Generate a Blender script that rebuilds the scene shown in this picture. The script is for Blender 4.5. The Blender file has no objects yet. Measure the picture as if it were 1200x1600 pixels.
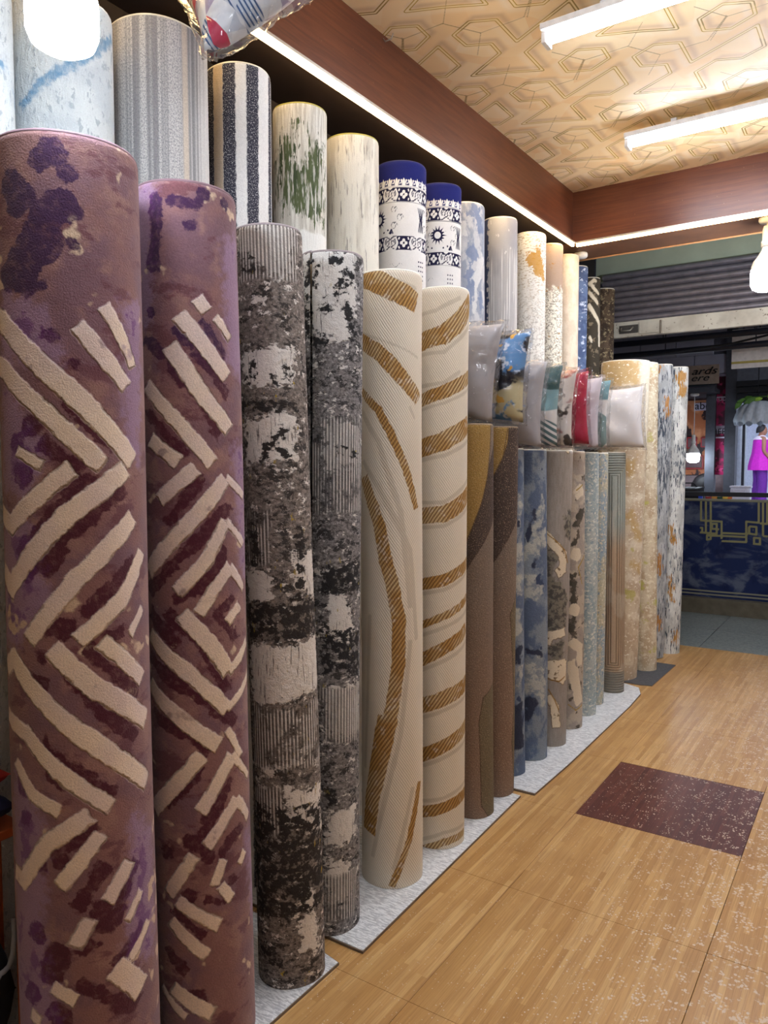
import bpy, bmesh, math, random
import numpy as np
from mathutils import Vector, Matrix

scene = bpy.context.scene
COL = scene.collection
# ------------------------------------------------------------------ camera, world, exposure
CAM_H = 1.5
cam_data = bpy.data.cameras.new('camera')
cam = bpy.data.objects.new('camera', cam_data); COL.objects.link(cam)
cam_data.sensor_fit = 'VERTICAL'; cam_data.sensor_height = 24.0
cam_data.lens = 24.0 * 1170.0 / 1600.0
cam_data.clip_start = 0.05
cam.location = (0, 0, CAM_H)
cam.rotation_euler = (math.pi/2 - math.atan2(69, 1170), 0, math.atan2(775, 1170))
scene.camera = cam
world = bpy.data.worlds.new('world'); scene.world = world; world.use_nodes = True
world.node_tree.nodes['Background'].inputs[0].default_value = (0.55, 0.62, 0.8, 1)
world.node_tree.nodes['Background'].inputs[1].default_value = 0.03
scene.view_settings.view_transform = 'Standard'
scene.view_settings.look = 'None'
scene.view_settings.exposure = 0.68
scene.view_settings.gamma = 1.0
scene.view_settings.use_curve_mapping = False
scene.cycles.max_bounces = 8
scene.cycles.diffuse_bounces = 4
scene.cycles.transparent_max_bounces = 16
scene.cycles.use_denoising = True
TUBE_POWER, STRIP_POWER, BULB_POWER = 44.0, 18.0, 45.0

# ------------------------------------------------------------------ helpers
def lin(c):
    if max(c) > 1.0: c = [x / 255.0 for x in c]
    return tuple((x / 12.92 if x <= 0.04045 else ((x + 0.055) / 1.055) ** 2.4) for x in c[:3]) + (1.0,)

class S:
    """A node socket with arithmetic."""
    def __init__(s, m, k): s.m, s.k = m, k
    def _op(s, o, op, rev=False):
        n = s.m.nt.nodes.new('ShaderNodeMath'); n.operation = op
        a, b = (o, s) if rev else (s, o)
        for i, v in enumerate((a, b)):
            if isinstance(v, S): s.m.nt.links.new(v.k, n.inputs[i])
            elif v is not None: n.inputs[i].default_value = v
        return S(s.m, n.outputs[0])
    def __add__(s, o): return s._op(o, 'ADD')
    def __radd__(s, o): return s._op(o, 'ADD')
    def __sub__(s, o): return s._op(o, 'SUBTRACT')
    def __rsub__(s, o): return s._op(o, 'SUBTRACT', True)
    def __mul__(s, o): return s._op(o, 'MULTIPLY')
    def __rmul__(s, o): return s._op(o, 'MULTIPLY')
    def __truediv__(s, o): return s._op(o, 'DIVIDE')
    def max(s, o): return s._op(o, 'MAXIMUM')
    def min(s, o): return s._op(o, 'MINIMUM')
    def abs(s): return s._op(None, 'ABSOLUTE')
    def sin(s): return s._op(None, 'SINE')
    def frac(s): return s._op(None, 'FRACT')
    def floor(s): return s._op(None, 'FLOOR')
    def tri(s, period): return s._op(period, 'PINGPONG')
    def st(s, t=0.0, w=0.003):
        n = s.m.nt.nodes.new('ShaderNodeMapRange'); n.interpolation_type = 'SMOOTHSTEP'
        n.inputs[1].default_value = t - w; n.inputs[2].default_value = t + w
        s.m.nt.links.new(s.k, n.inputs[0]); return S(s.m, n.outputs[0])
    def band(s, a, b, w=0.003): return s.st(a, w) * (1 - s.st(b, w))

class Mat:
    """Procedural material; coordinates come from the mesh attribute 'uvw' in metres, or from world position."""
    def __init__(m, name, rough=0.9, coord='uvw'):
        m.mat = bpy.data.materials.new(name); m.mat.use_nodes = True
        m.nt = m.mat.node_tree; m.bsdf = m.nt.nodes['Principled BSDF']
        m.bsdf.inputs['Roughness'].default_value = rough
        m.bsdf.inputs['Specular IOR Level'].default_value = 0.25
        m.seed = 0
        if coord == 'uvw':
            n = m.nt.nodes.new('ShaderNodeAttribute'); n.attribute_name = 'uvw'; m.vec = n.outputs['Vector']
        elif coord == 'world':
            n = m.nt.nodes.new('ShaderNodeNewGeometry'); m.vec = n.outputs['Position']
        else:
            n = m.nt.nodes.new('ShaderNodeTexCoord'); m.vec = n.outputs['Object']
        x = m.nt.nodes.new('ShaderNodeSeparateXYZ'); m.nt.links.new(m.vec, x.inputs[0])
        m.u, m.v, m.w = (S(m, x.outputs[i]) for i in range(3))
    def attr(m, name):
        n = m.nt.nodes.new('ShaderNodeAttribute'); n.attribute_name = name; return S(m, n.outputs['Fac'])
    def scaled(m, su, sv, sw=1.0, seed=None):
        if seed is None: m.seed += 1; seed = m.seed
        n = m.nt.nodes.new('ShaderNodeMapping'); n.inputs['Scale'].default_value = (su, sv, sw)
        n.inputs['Location'].default_value = (seed * 3.17, seed * 1.73, seed * 5.31)
        m.nt.links.new(m.vec, n.inputs[0]); return n.outputs[0]
    def nz(m, su, sv=None, d=3, rough=0.55, dist=0.0, sw=1.0, seed=None):
        n = m.nt.nodes.new('ShaderNodeTexNoise')
        m.nt.links.new(m.scaled(su, sv if sv is not None else su, sw, seed), n.inputs['Vector'])
        n.inputs['Scale'].default_value = 1; n.inputs['Detail'].default_value = d
        n.inputs['Roughness'].default_value = rough; n.inputs['Distortion'].default_value = dist
        return S(m, n.outputs[0])
    def vor(m, su, sv=None, feature='F1', out='Distance', sw=1.0, rnd=1.0):
        n = m.nt.nodes.new('ShaderNodeTexVoronoi'); n.feature = feature
        m.nt.links.new(m.scaled(su, sv if sv is not None else su, sw), n.inputs['Vector'])
        n.inputs['Scale'].default_value = 1; n.inputs['Randomness'].default_value = rnd
        return S(m, n.outputs[out])
    def white(m, a, b=None):
        c = m.nt.nodes.new('ShaderNodeCombineXYZ'); m.nt.links.new(a.k, c.inputs[0])
        if b is not None: m.nt.links.new(b.k, c.inputs[1])
        n = m.nt.nodes.new('ShaderNodeTexWhiteNoise'); m.nt.links.new(c.outputs[0], n.inputs['Vector'])
        return S(m, n.outputs['Value'])
    def mix(m, f, a, b):
        n = m.nt.nodes.new('ShaderNodeMix'); n.data_type = 'RGBA'
        if isinstance(f, S): m.nt.links.new(f.k, n.inputs[0])
        else: n.inputs[0].default_value = f
        for i, v in ((6, a), (7, b)):
            if isinstance(v, S): m.nt.links.new(v.k, n.inputs[i])
            else: n.inputs[i].default_value = lin(v)
        return S(m, n.outputs[2])
    def scale(m, c, f):
        n = m.nt.nodes.new('ShaderNodeVectorMath'); n.operation = 'SCALE'
        m.nt.links.new(c.k, n.inputs[0])
        m.nt.links.new(f.k, n.inputs['Scale']); return S(m, n.outputs[0])
    def out(m, col, height=None, strength=0.4, dist=0.004):
        if isinstance(col, S): m.nt.links.new(col.k, m.bsdf.inputs['Base Color'])
        else: m.bsdf.inputs['Base Color'].default_value = lin(col)
        if height is not None:
            b = m.nt.nodes.new('ShaderNodeBump'); b.inputs['Strength'].default_value = strength
            b.inputs['Distance'].default_value = dist
            m.nt.links.new(height.k, b.inputs['Height']); m.nt.links.new(b.outputs[0], m.bsdf.inputs['Normal'])
        return m.mat
    def pile(m, col, relief=None, grain=0.35, strength=0.5):
        """wool pile: fine fibre grain on colour and relief"""
        g = m.nz(260, 260, 2, 0.6)
        h = g * 0.5 if relief is None else g * 0.5 + relief
        return m.out(m.scale(col, g * (2 * grain) + (1 - grain)), h, strength)

def plain(name, col, rough=0.6, metal=0.0, grain=0.06, scale=30, spec=0.4, bump=0.0):
    m = Mat(name, rough, 'world'); m.bsdf.inputs['Metallic'].default_value = metal
    m.bsdf.inputs['Specular IOR Level'].default_value = spec
    n = m.nz(scale, scale, 3, sw=scale)
    c = m.mix(n, [max(0, x * (1 - grain * 2)) for x in col], [min(255, x * (1 + grain * 2)) for x in col])
    return m.out(c, n if bump else None, bump)

def glow(name, col, power):
    mt = bpy.data.materials.new(name); mt.use_nodes = True; nt = mt.node_tree
    e = nt.nodes.new('ShaderNodeEmission'); e.inputs[0].default_value = lin(col); e.inputs[1].default_value = power
    nt.links.new(e.outputs[0], nt.nodes['Material Output'].inputs[0]); return mt

def mesh(name, V, F, mat=None, parent=None, smooth=False, attrs=None):
    me = bpy.data.meshes.new(name)
    V = np.asarray(V, dtype=np.float32).reshape(-1, 3)
    if isinstance(F, np.ndarray):
        nf, k = F.shape
        me.vertices.add(len(V)); me.vertices.foreach_set('co', V.ravel())
        me.loops.add(nf * k); me.loops.foreach_set('vertex_index', F.astype(np.int32).ravel())
        me.polygons.add(nf); me.polygons.foreach_set('loop_start', np.arange(0, nf * k, k, dtype=np.int32))
        me.update(calc_edges=True)
    else:
        me.from_pydata(V.tolist(), [], F)
    me.validate()
    for k, a in (attrs or {}).items():
        a = np.asarray(a, dtype=np.float32)
        if a.ndim == 2:
            at = me.attributes.new(k, 'FLOAT_VECTOR', 'POINT'); at.data.foreach_set('vector', a.ravel())
        else:
            at = me.attributes.new(k, 'FLOAT', 'POINT'); at.data.foreach_set('value', a)
    if smooth: me.polygons.foreach_set('use_smooth', np.ones(len(me.polygons), dtype=bool))
    if mat: me.materials.append(mat)
    o = bpy.data.objects.new(name, me); COL.objects.link(o)
    if parent: o.parent = parent
    return o

def bm_obj(name, bm, mat=None, parent=None, smooth=False):
    me = bpy.data.meshes.new(name); bm.to_mesh(me); bm.free()
    if smooth: me.polygons.foreach_set('use_smooth', np.ones(len(me.polygons), dtype=bool))
    if mat: me.materials.append(mat)
    o = bpy.data.objects.new(name, me); COL.objects.link(o)
    if parent: o.parent = parent
    return o

def thing(name, label, cat, loc=(0, 0, 0), rz=0.0, group=None):
    o = bpy.data.objects.new(name, None); COL.objects.link(o); o.empty_display_size = 0.1
    o.location = loc; o.rotation_euler = (0, 0, rz)
    return tag(o, label, cat, group)
def tag(o, label=None, cat=None, group=None, kind=None):
    if label: o['label'] = label
    if cat: o['category'] = cat
    if group: o['group'] = group
    if kind: o['kind'] = kind
    return o

def add_box(bm, c, s, rz=0.0, bev=0.0, rot=None):
    r = bmesh.ops.create_cube(bm, size=1.0)
    M = Matrix.Translation(c) @ (rot if rot is not None else Matrix.Rotation(rz, 4, 'Z')) @ Matrix.Diagonal((*s, 1))
    bmesh.ops.transform(bm, matrix=M, verts=r['verts'])
    if bev:
        es = list({e for v in r['verts'] for e in v.link_edges})
        bmesh.ops.bevel(bm, geom=es, offset=bev, segments=2, profile=0.6, affect='EDGES')
def box(name, c, s, mat, parent=None, rz=0.0, bev=0.003, rot=None):
    bm = bmesh.new(); add_box(bm, c, s, rz, bev, rot); return bm_obj(name, bm, mat, parent)

def tube_arrays(pts, rad, n=10, cap=True):
    P = np.array(pts, float); k = len(P)
    R = np.full(k, rad, float) if np.isscalar(rad) else np.array(rad, float)
    T = np.gradient(P, axis=0); T /= np.linalg.norm(T, axis=1)[:, None] + 1e-12
    up = np.array([0, 0, 1.0]) if abs(T[0][2]) < 0.9 else np.array([1.0, 0, 0])
    V = []; a = np.arange(n) * 2 * math.pi / n
    N = np.cross(T[0], up); N /= np.linalg.norm(N)
    for i in range(k):
        N = N - T[i] * (N @ T[i]); N /= np.linalg.norm(N) + 1e-12
        B = np.cross(T[i], N)
        V += [P[i] + R[i] * (math.cos(t) * N + math.sin(t) * B) for t in a]
    F = [(i*n+j, i*n+(j+1) % n, (i+1)*n+(j+1) % n, (i+1)*n+j) for i in range(k-1) for j in range(n)]
    if cap: F += [tuple(range(n))[::-1], tuple((k-1)*n+j for j in range(n))]
    return np.array(V), F
def tube(name, pts, rad, mat, parent=None, n=10):
    V, F = tube_arrays(pts, rad, n); return mesh(name, V, F, mat, parent, True)
def lathe(name, prof, mat, parent=None, n=28, loc=(0, 0, 0)):
    V = [(r*math.cos(2*math.pi*j/n)+loc[0], r*math.sin(2*math.pi*j/n)+loc[1], z+loc[2]) for r, z in prof for j in range(n)]
    F = [(i*n+j, i*n+(j+1) % n, (i+1)*n+(j+1) % n, (i+1)*n+j) for i in range(len(prof)-1) for j in range(n)]
    return mesh(name, V, F, mat, parent, True)

def sdf(U, Vv, shapes):
    """signed distance (m, positive inside) of points to a list of strokes ('s', half_width, pts) and polygons ('p', pts)"""
    best = np.full(U.shape, -0.2)
    P = np.stack([U, Vv], -1)
    for it in shapes:
        pts = np.array(it[-1], float)
        if it[0] == 's':
            if len(pts) == 1:
                best = np.maximum(best, it[1]-np.hypot(P[..., 0]-pts[0, 0], P[..., 1]-pts[0, 1])); continue
            ns = len(pts)-1
            for i, (a, b) in enumerate(zip(pts[:-1], pts[1:])):
                ab = b - a; L = math.hypot(*ab) + 1e-9; ab = ab/L
                t = (P-a) @ ab; pr = np.abs((P[..., 0]-a[0])*ab[1]-(P[..., 1]-a[1])*ab[0])
                e0 = it[1]*0.62 if i else 0.0; e1 = it[1]*0.62 if i < ns-1 else 0.0
                best = np.maximum(best, np.minimum(it[1]-pr, np.minimum(t+e0, L-t+e1)))
        else:
            d = np.full(U.shape, 9.0); ins = np.zeros(U.shape, bool)
            for a, b in zip(pts, np.roll(pts, -1, 0)):
                ab = b - a; t = np.clip(((P-a) @ ab) / (ab @ ab + 1e-12), 0, 1)
                d = np.minimum(d, np.hypot(P[..., 0]-a[0]-t*ab[0], P[..., 1]-a[1]-t*ab[1]))
                c = ((a[1] > P[..., 1]) != (b[1] > P[..., 1])) & (P[..., 0] < (b[0]-a[0])*(P[..., 1]-a[1])/(b[1]-a[1]+1e-12)+a[0])
                ins ^= c
            best = np.maximum(best, np.where(ins, d, -d))
    return np.clip(best, -0.2, 0.2)

ROLLS = {
    'F1': ((-1.483, 1.011), (-1.489, 1.002), 0.152, 2.164), 
    'F2': ((-1.453, 1.343), (-1.475, 1.319), 0.128, 2.172), 
    'F3': ((-1.417, 1.638), (-1.455, 1.605), 0.1, 2.154), 
    'F4': ((-1.476, 1.9), (-1.461, 1.911), 0.105, 2.156), 
    'F5': ((-1.458, 2.248), (-1.461, 2.246), 0.116, 2.169), 
    'F6': ((-1.446, 2.574), (-1.433, 2.58), 0.107, 2.176), 
    'F7': ((-1.443, 2.874), (-1.456, 2.867), 0.097, 1.68), 
    'F8': ((-1.454, 3.114), (-1.449, 3.117), 0.096, 1.68), 
    'F9': ((-1.494, 3.349), (-1.511, 3.341), 0.09, 1.59), 
    'F10': ((-1.489, 3.598), (-1.506, 3.591), 0.1, 1.59), 
    'F11': ((-1.468, 3.846), (-1.455, 3.851), 0.096, 1.59), 
    'F12': ((-1.476, 4.149), (-1.478, 4.148), 0.09, 1.59), 
    'F13': ((-1.476, 4.419), (-1.485, 4.417), 0.087, 1.59), 
    'F14': ((-1.499, 4.645), (-1.494, 4.646), 0.083, 1.59), 
    'F15': ((-1.462, 4.971), (-1.476, 4.966), 0.082, 1.6), 
    'F16': ((-1.57, 5.369), (-1.527, 5.381), 0.166, 2.238), 
    'F17': ((-1.433, 5.674), (-1.467, 5.665), 0.095, 2.259), 
    'F18': ((-1.472, 6.084), (-1.448, 6.09), 0.089, 2.293), 
    'F19': ((-1.401, 6.323), (-1.381, 6.328), 0.088, 2.295), 
    'B0': ((-1.9, 1.002), (-1.9, 1.002), 0.117, 2.656), 
    'B1': ((-1.9, 1.274), (-1.9, 1.274), 0.131, 2.727), 
    'B2': ((-1.9, 1.607), (-1.9, 1.607), 0.153, 2.807), 
    'B3': ((-1.9, 1.95), (-1.9, 1.95), 0.115, 2.845), 
    'B4': ((-1.9, 2.278), (-1.9, 2.278), 0.105, 2.849), 
    'B5': ((-1.9, 2.62), (-1.9, 2.62), 0.116, 2.856), 
    'B6': ((-1.9, 3.008), (-1.9, 3.008), 0.122, 2.874), 
    'B7': ((-1.9, 3.358), (-1.9, 3.358), 0.116, 2.887), 
    'B8': ((-1.9, 3.643), (-1.9, 3.643), 0.112, 2.88), 
    'B9': ((-1.9, 4.087), (-1.9, 4.087), 0.104, 2.929), 
    'B10': ((-1.9, 4.526), (-1.9, 4.526), 0.107, 2.956), 
    'B11': ((-1.9, 4.866), (-1.9, 4.866), 0.097, 2.972), 
    'B12': ((-1.9, 5.184), (-1.9, 5.184), 0.097, 2.977), 
    'B13': ((-1.9, 5.413), (-1.9, 5.413), 0.082, 2.953), 
    'B14': ((-1.9, 5.719), (-1.9, 5.719), 0.08, 2.935), 
    'B15': ((-1.9, 6.07), (-1.9, 6.07), 0.084, 2.923)}
PATTERNS = {'F1': {'m1': [('s', 0.0218, [(-0.1838, 1.8062), (-0.1586, 1.7927), (-0.0008, 1.6504), (0.1297, 1.5123)]), ('s', 0.0171, [(0.0124, 1.7861), (0.0611, 
 1.7293), (0.1155, 1.6716)]), ('s', 0.0144, [(0.0667, 1.8311), (0.108, 1.7695), (0.1378, 1.7133)]), ('s', 0.0196, [(-0.1971, 1.7129), (-0.1659, 
 1.6995), (-0.0552, 1.6099), (0.0549, 1.504)]), ('s', 0.0115, [(-0.1296, 1.5337), (-0.0663, 1.5039)]), ('s', 0.0191, [(-0.005, 1.4987), (-0.1618, 
 1.38), (-0.2247, 1.4065)]), ('s', 0.0205, [(0.1077, 1.4986), (-0.016, 1.4043), (-0.1724, 1.2511), (-0.2244, 1.2838)]), ('s', 0.0186, [(0.1251, 
 1.3942), (-0.0077, 1.2667), (-0.1154, 1.1434)]), ('s', 0.0172, [(0.159, 1.3159), (0.0888, 1.2195), (-0.0049, 1.1449)]), ('s', 0.0102, [(0.1556, 
 1.1914), (0.1104, 1.1439)]), ('s', 0.0215, [(-0.0587, 1.13), (0.0256, 1.0435), (0.1609, 0.938)]), ('s', 0.0172, [(0.0423, 1.1382), (0.148, 1.0359)]), 
 ('s', 0.0205, [(-0.2246, 1.0691), (-0.1723, 1.0997), (-0.0719, 1.0103), (0.0262, 0.9212), (0.1598, 0.7965)]), ('s', 0.0174, [(-0.2249, 0.9706), 
 (-0.1303, 0.9442), (-0.0314, 0.8549), (0.0556, 0.7799)]), ('s', 0.0145, [(-0.1786, 0.8786), (-0.1176, 0.8171), (-0.051, 0.7881)]), ('s', 0.0189, 
 [(0.0098, 0.7755), (-0.0818, 0.7179), (-0.1578, 0.6243), (-0.1995, 0.6318)]), ('s', 0.0169, [(0.0302, 0.7291), (-0.0559, 0.6269)]), ('s', 0.017, 
 [(0.0944, 0.646), (0.0407, 0.5791)]), ('s', 0.0101, [(0.1261, 0.5648), (0.0855, 0.5152)]), ('s', 0.0169, [(0.0039, 0.5513), (-0.0289, 0.495)]), ('s', 
 0.0243, [(0.0531, 0.4278), (0.1201, 0.3411)]), ('s', 0.0141, [(-0.078, 0.4082), (-0.0283, 0.3788)]), ('s', 0.0145, [(-0.141, 0.3364), (-0.1124, 
 0.3246)]), ('s', 0.0101, [(0.1499, 0.4784), (0.0911, 0.4253)])], 'm2': [('s', 0.0239, [(-0.0228, 2.1225)]), ('s', 0.0239, [(-0.0497, 2.1001)]), ('s', 
 0.0394, [(-0.0142, 2.0164)]), ('s', 0.0394, [(-0.0411, 1.9861)]), ('s', 0.0512, [(-0.0544, 1.9487)]), ('s', 0.0512, [(-0.0967, 1.894)]), ('s', 
 0.0347, [(-0.1306, 1.8845)]), ('s', 0.0347, [(-0.1133, 2.0569)]), ('s', 0.0316, [(-0.1069, 2.019)]), ('s', 0.0316, [(-0.0984, 2.0367)]), ('s', 
 0.0169, [(0.0027, 2.0766)]), ('s', 0.0169, [(0.0085, 1.9481)]), ('s', 0.0142, [(-0.0447, 1.8681), (-0.0987, 1.8442)]), ('s', 0.0099, [(-0.0603, 
 1.7679), (-0.0299, 1.7558)]), ('s', 0.0084, [(-0.0074, 1.7125), (0.0103, 1.7071)]), ('s', 0.0225, [(0.006, 1.4598)]), ('s', 0.0225, [(-0.0087, 
 1.4496)]), ('s', 0.0197, [(0.0297, 1.5248)]), ('s', 0.0254, [(-0.0348, 1.1692)]), ('s', 0.0254, [(-0.0665, 1.1762)]), ('s', 0.0171, [(-0.0825, 
 1.1097)]), ('s', 0.0156, [(-0.0153, 1.6423), (0.0998, 1.5216)]), ('s', 0.0155, [(-0.0673, 1.5525), (0.0166, 1.4948)]), ('s', 0.0173, [(0.0979, 
 1.4609), (-0.1237, 1.2726)]), ('s', 0.0158, [(0.0413, 1.4882), (-0.1413, 1.3177)]), ('s', 0.0143, [(0.1348, 1.3074), (0.0087, 1.1996)]), ('s', 
 0.0212, [(-0.0236, 1.3459), (-0.0765, 1.281)]), ('s', 0.0185, [(0.0966, 1.1536), (0.0517, 1.1408)]), ('s', 0.0185, [(-0.0429, 1.1033), (0.0285, 
 1.0092), (0.1258, 0.9068)]), ('s', 0.0143, [(0.0069, 1.1332), (0.1296, 1.0054)]), ('s', 0.0157, [(-0.0706, 1.0503), (-0.1153, 1.0674)]), ('s', 0.017, 
 [(-0.0887, 0.9357), (-0.0006, 0.8512), (0.0634, 0.8081)]), ('s', 0.0254, [(-0.044, 0.853)]), ('s', 0.0254, [(-0.0632, 0.8627)]), ('s', 0.0204, 
 [(-0.1397, 0.7646)]), ('s', 0.0191, [(-0.1537, 0.8438)]), ('s', 0.0191, [(-0.1475, 0.8246)]), ('s', 0.0199, [(-0.0681, 0.7091)]), ('s', 0.0199, 
 [(-0.0489, 0.6858)]), ('s', 0.0199, [(-0.1066, 0.6723)]), ('s', 0.0127, [(0.0217, 0.7507), (-0.0419, 0.706)]), ('s', 0.0169, [(0.0389, 0.6625), 
 (-0.0203, 0.5798)]), ('s', 0.0143, [(0.1164, 0.6442), (0.0566, 0.5573)]), ('s', 0.0254, [(0.0324, 0.5666)]), ('s', 0.0254, [(0.0633, 0.5402)]), ('s', 
 0.0254, [(0.0422, 0.5348)]), ('s', 0.0155, [(0.0153, 0.502), (-0.0169, 0.4749)]), ('s', 0.0231, [(-0.1128, 0.5214)]), ('s', 0.0313, [(-0.0689, 
 0.4717)]), ('s', 0.0313, [(-0.0841, 0.4425)]), ('s', 0.0185, [(-0.0248, 0.4133), (0.1053, 0.3139)]), ('s', 0.0288, [(-0.1387, 0.38)]), ('s', 0.0288, 
 [(-0.066, 0.3458)]), ('s', 0.0129, [(0.1322, 0.4891), (0.0532, 0.4306)]), ('s', 0.0259, [(-0.1286, 1.5531)]), ('s', 0.0259, [(-0.094, 1.5846)]), 
 ('s', 0.0259, [(-0.1138, 1.4884)])], 'm3': [('p', [(-0.1545, 1.8496), (-0.0586, 1.818), (-0.025, 1.7181), (-0.164, 1.7226)]), ('p', [(-0.1682, 
 1.6712), (-0.0678, 1.5397), (-0.0993, 1.4497), (-0.1904, 1.4614)]), ('p', [(-0.2013, 1.394), (-0.1024, 1.3718), (-0.0648, 1.2288), (-0.1519, 1.1434), 
 (-0.2248, 1.1315)]), ('p', [(-0.1725, 0.8664), (-0.0952, 0.7589), (-0.1054, 0.495), (-0.0664, 0.3317), (-0.2246, 0.2715)]), ('p', [(0.1097, 0.7339), 
 (0.1706, 0.676), (0.1731, 0.4032), (0.083, 0.4298)]), ('p', [(0.1196, 1.8379), (0.17, 1.8482), (0.1516, 1.5153), (0.1185, 1.5422)])]},
  'F2': {'m1': 
 [('s', 0.0192, [(-0.0169, 1.8597), (0.0392, 1.7942), (0.1076, 1.7214)]), ('s', 0.0113, [(0.0751, 1.8635), (0.1226, 1.817)]), ('s', 0.0175, [(0.0519, 
 1.898), (0.0263, 1.8771)]), ('s', 0.0208, [(-0.0417, 1.7881), (0.0387, 1.6684), (0.1123, 1.5933)]), ('s', 0.0176, [(-0.1138, 1.6979), (-0.0188, 
 1.5987), (0.0568, 1.5108)]), ('s', 0.0176, [(-0.1039, 1.5676), (-0.0288, 1.5137)]), ('s', 0.0175, [(0.0124, 1.4985), (-0.0816, 1.4217)]), ('s', 
 0.0193, [(0.0955, 1.4717), (-0.0077, 1.3651), (-0.13, 1.2445)]), ('s', 0.0099, [(0.0978, 1.4748), (0.18, 1.4276)]), ('s', 0.0175, [(0.0917, 1.3675), 
 (0.032, 1.2723), (-0.0416, 1.1998)]), ('s', 0.0098, [(0.0938, 1.3674), (0.1691, 1.3045)]), ('s', 0.016, [(0.1032, 1.2549), (0.0544, 1.2046), (0.01, 
 1.1455)]), ('s', 0.0098, [(0.1032, 1.2549), (0.1628, 1.1894)]), ('s', 0.013, [(0.1359, 1.1527), (0.0891, 1.1171)]), ('s', 0.0207, [(-0.0323, 1.1469), 
 (0.0342, 1.0725), (0.0889, 0.9911)]), ('s', 0.0115, [(0.0889, 0.9911), (0.1819, 1.0516)]), ('s', 0.0193, [(-0.134, 1.0913), (-0.0183, 1.0007), 
 (0.0816, 0.8986)]), ('s', 0.0099, [(0.0816, 0.8986), (0.1927, 0.9639)]), ('s', 0.0193, [(-0.1437, 0.9654), (-0.0481, 0.8945), (0.0529, 0.8098)]), 
 ('s', 0.0097, [(0.1252, 0.7662), (0.0798, 0.8469)]), ('s', 0.0193, [(0.0077, 0.7921), (-0.1387, 0.6445)]), ('s', 0.0176, [(0.0921, 0.776), (-0.0008, 
 0.6529)]), ('s', 0.0098, [(0.0921, 0.776), (0.1654, 0.696)]), ('s', 0.016, [(0.104, 0.6607), (0.0121, 0.5618)]), ('s', 0.0115, [(0.104, 0.6607), 
 (0.155, 0.5926)]), ('s', 0.016, [(-0.0208, 0.5426), (-0.0939, 0.4393)]), ('s', 0.0127, [(0.0548, 0.518), (0.0297, 0.4596)]), ('s', 0.0159, [(-0.0671, 
 0.4271), (0.0382, 0.3545)]), ('s', 0.0159, [(-0.0884, 0.3696), (0.0044, 0.2835)]), ('s', 0.0192, [(-0.0913, 0.197), (0.0143, 0.1294)]), ('s', 0.0098, 
 [(0.1286, 0.5114), (0.1072, 0.488)]), ('s', 0.0097, [(-0.1295, 0.186), (-0.0561, 0.1268)]), ('s', 0.0128, [(0.0461, 0.4548), (0.0756, 0.4101)])], 
 'm2': [('s', 0.0176, [(-0.0716, 2.1439), (-0.0672, 2.0776), (-0.0821, 1.9685)]), ('s', 0.0095, [(-0.037, 2.1243), (0.0333, 2.1213), (0.0531, 
 2.1517)]), ('s', 0.016, [(0.0528, 2.1443)]), ('s', 0.016, [(0.017, 2.0718)]), ('s', 0.016, [(0.1107, 2.1404)]), ('s', 0.0145, [(-0.0901, 1.868)]), 
 ('s', 0.0144, [(-0.025, 1.8357), (0.0382, 1.7609), (0.1105, 1.6717)]), ('s', 0.0177, [(-0.1255, 1.816), (-0.0521, 1.7583)]), ('s', 0.0143, [(-0.0489, 
 1.7583), (0.0058, 1.6807), (0.0847, 1.5796)]), ('s', 0.0112, [(0.0331, 1.8508), (0.1027, 1.7752)]), ('s', 0.0128, [(-0.1145, 1.6399), (0.0013, 
 1.5244)]), ('s', 0.0143, [(0.0301, 1.4785), (-0.0622, 1.3666)]), ('s', 0.0145, [(0.0998, 1.4067), (-0.0051, 1.3018), (-0.127, 1.1958)]), ('s', 
 0.0144, [(0.0915, 1.304), (0.0384, 1.2218), (-0.0553, 1.1777)]), ('s', 0.0129, [(0.1154, 1.1807), (0.0611, 1.1405), (0.1158, 1.0666)]), ('s', 0.016, 
 [(-0.0698, 1.1536), (0.0184, 1.0663), (0.0872, 0.9428)]), ('s', 0.0161, [(-0.1302, 1.1477), (-0.0426, 1.0685)]), ('s', 0.0178, [(-0.1376, 1.0425), 
 (-0.015, 0.958), (0.1068, 0.8555)]), ('s', 0.0144, [(-0.131, 0.8987), (-0.0182, 0.8469), (0.0263, 0.7943)]), ('s', 0.0128, [(0.0179, 0.7715), 
 (-0.0928, 0.6641)]), ('s', 0.0128, [(0.0901, 0.7206), (0.006, 0.6197)]), ('s', 0.0143, [(0.0469, 0.6601), (-0.0111, 0.5566)]), ('s', 0.0191, 
 [(-0.0933, 0.5529)]), ('s', 0.0191, [(-0.0261, 0.5736)]), ('s', 0.0191, [(0.016, 0.5366)]), ('s', 0.0191, [(-0.0381, 0.4366)]), ('s', 0.0113, 
 [(0.1167, 0.5848), (0.0432, 0.5299)]), ('s', 0.0112, [(-0.083, 0.4041), (-0.0019, 0.3342)]), ('s', 0.0222, [(-0.0217, 0.1852)]), ('s', 0.0222, 
 [(-0.0192, 0.1617)]), ('s', 0.0112, [(-0.1046, 0.2979), (-0.0523, 0.2441)]), ('s', 0.0096, [(0.0919, 0.4615), (0.0404, 0.4317)]), ('s', 0.0111, 
 [(0.0008, 0.4327), (0.0657, 0.4025)])], 'm3': [('p', [(-0.1612, 2.163), (-0.0798, 2.1595), (-0.1035, 1.8513), (-0.1649, 1.829)]), ('p', [(0.1142, 
 2.047), (0.1635, 2.061), (0.1925, 1.715), (0.1203, 1.7698)]), ('p', [(0.1339, 1.5496), (0.192, 1.5512), (0.1918, 1.218), (0.1568, 1.2564)]), ('s', 
 0.01, [(0.1516, 0.5513), (0.1821, 0.3251)])]},
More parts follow.
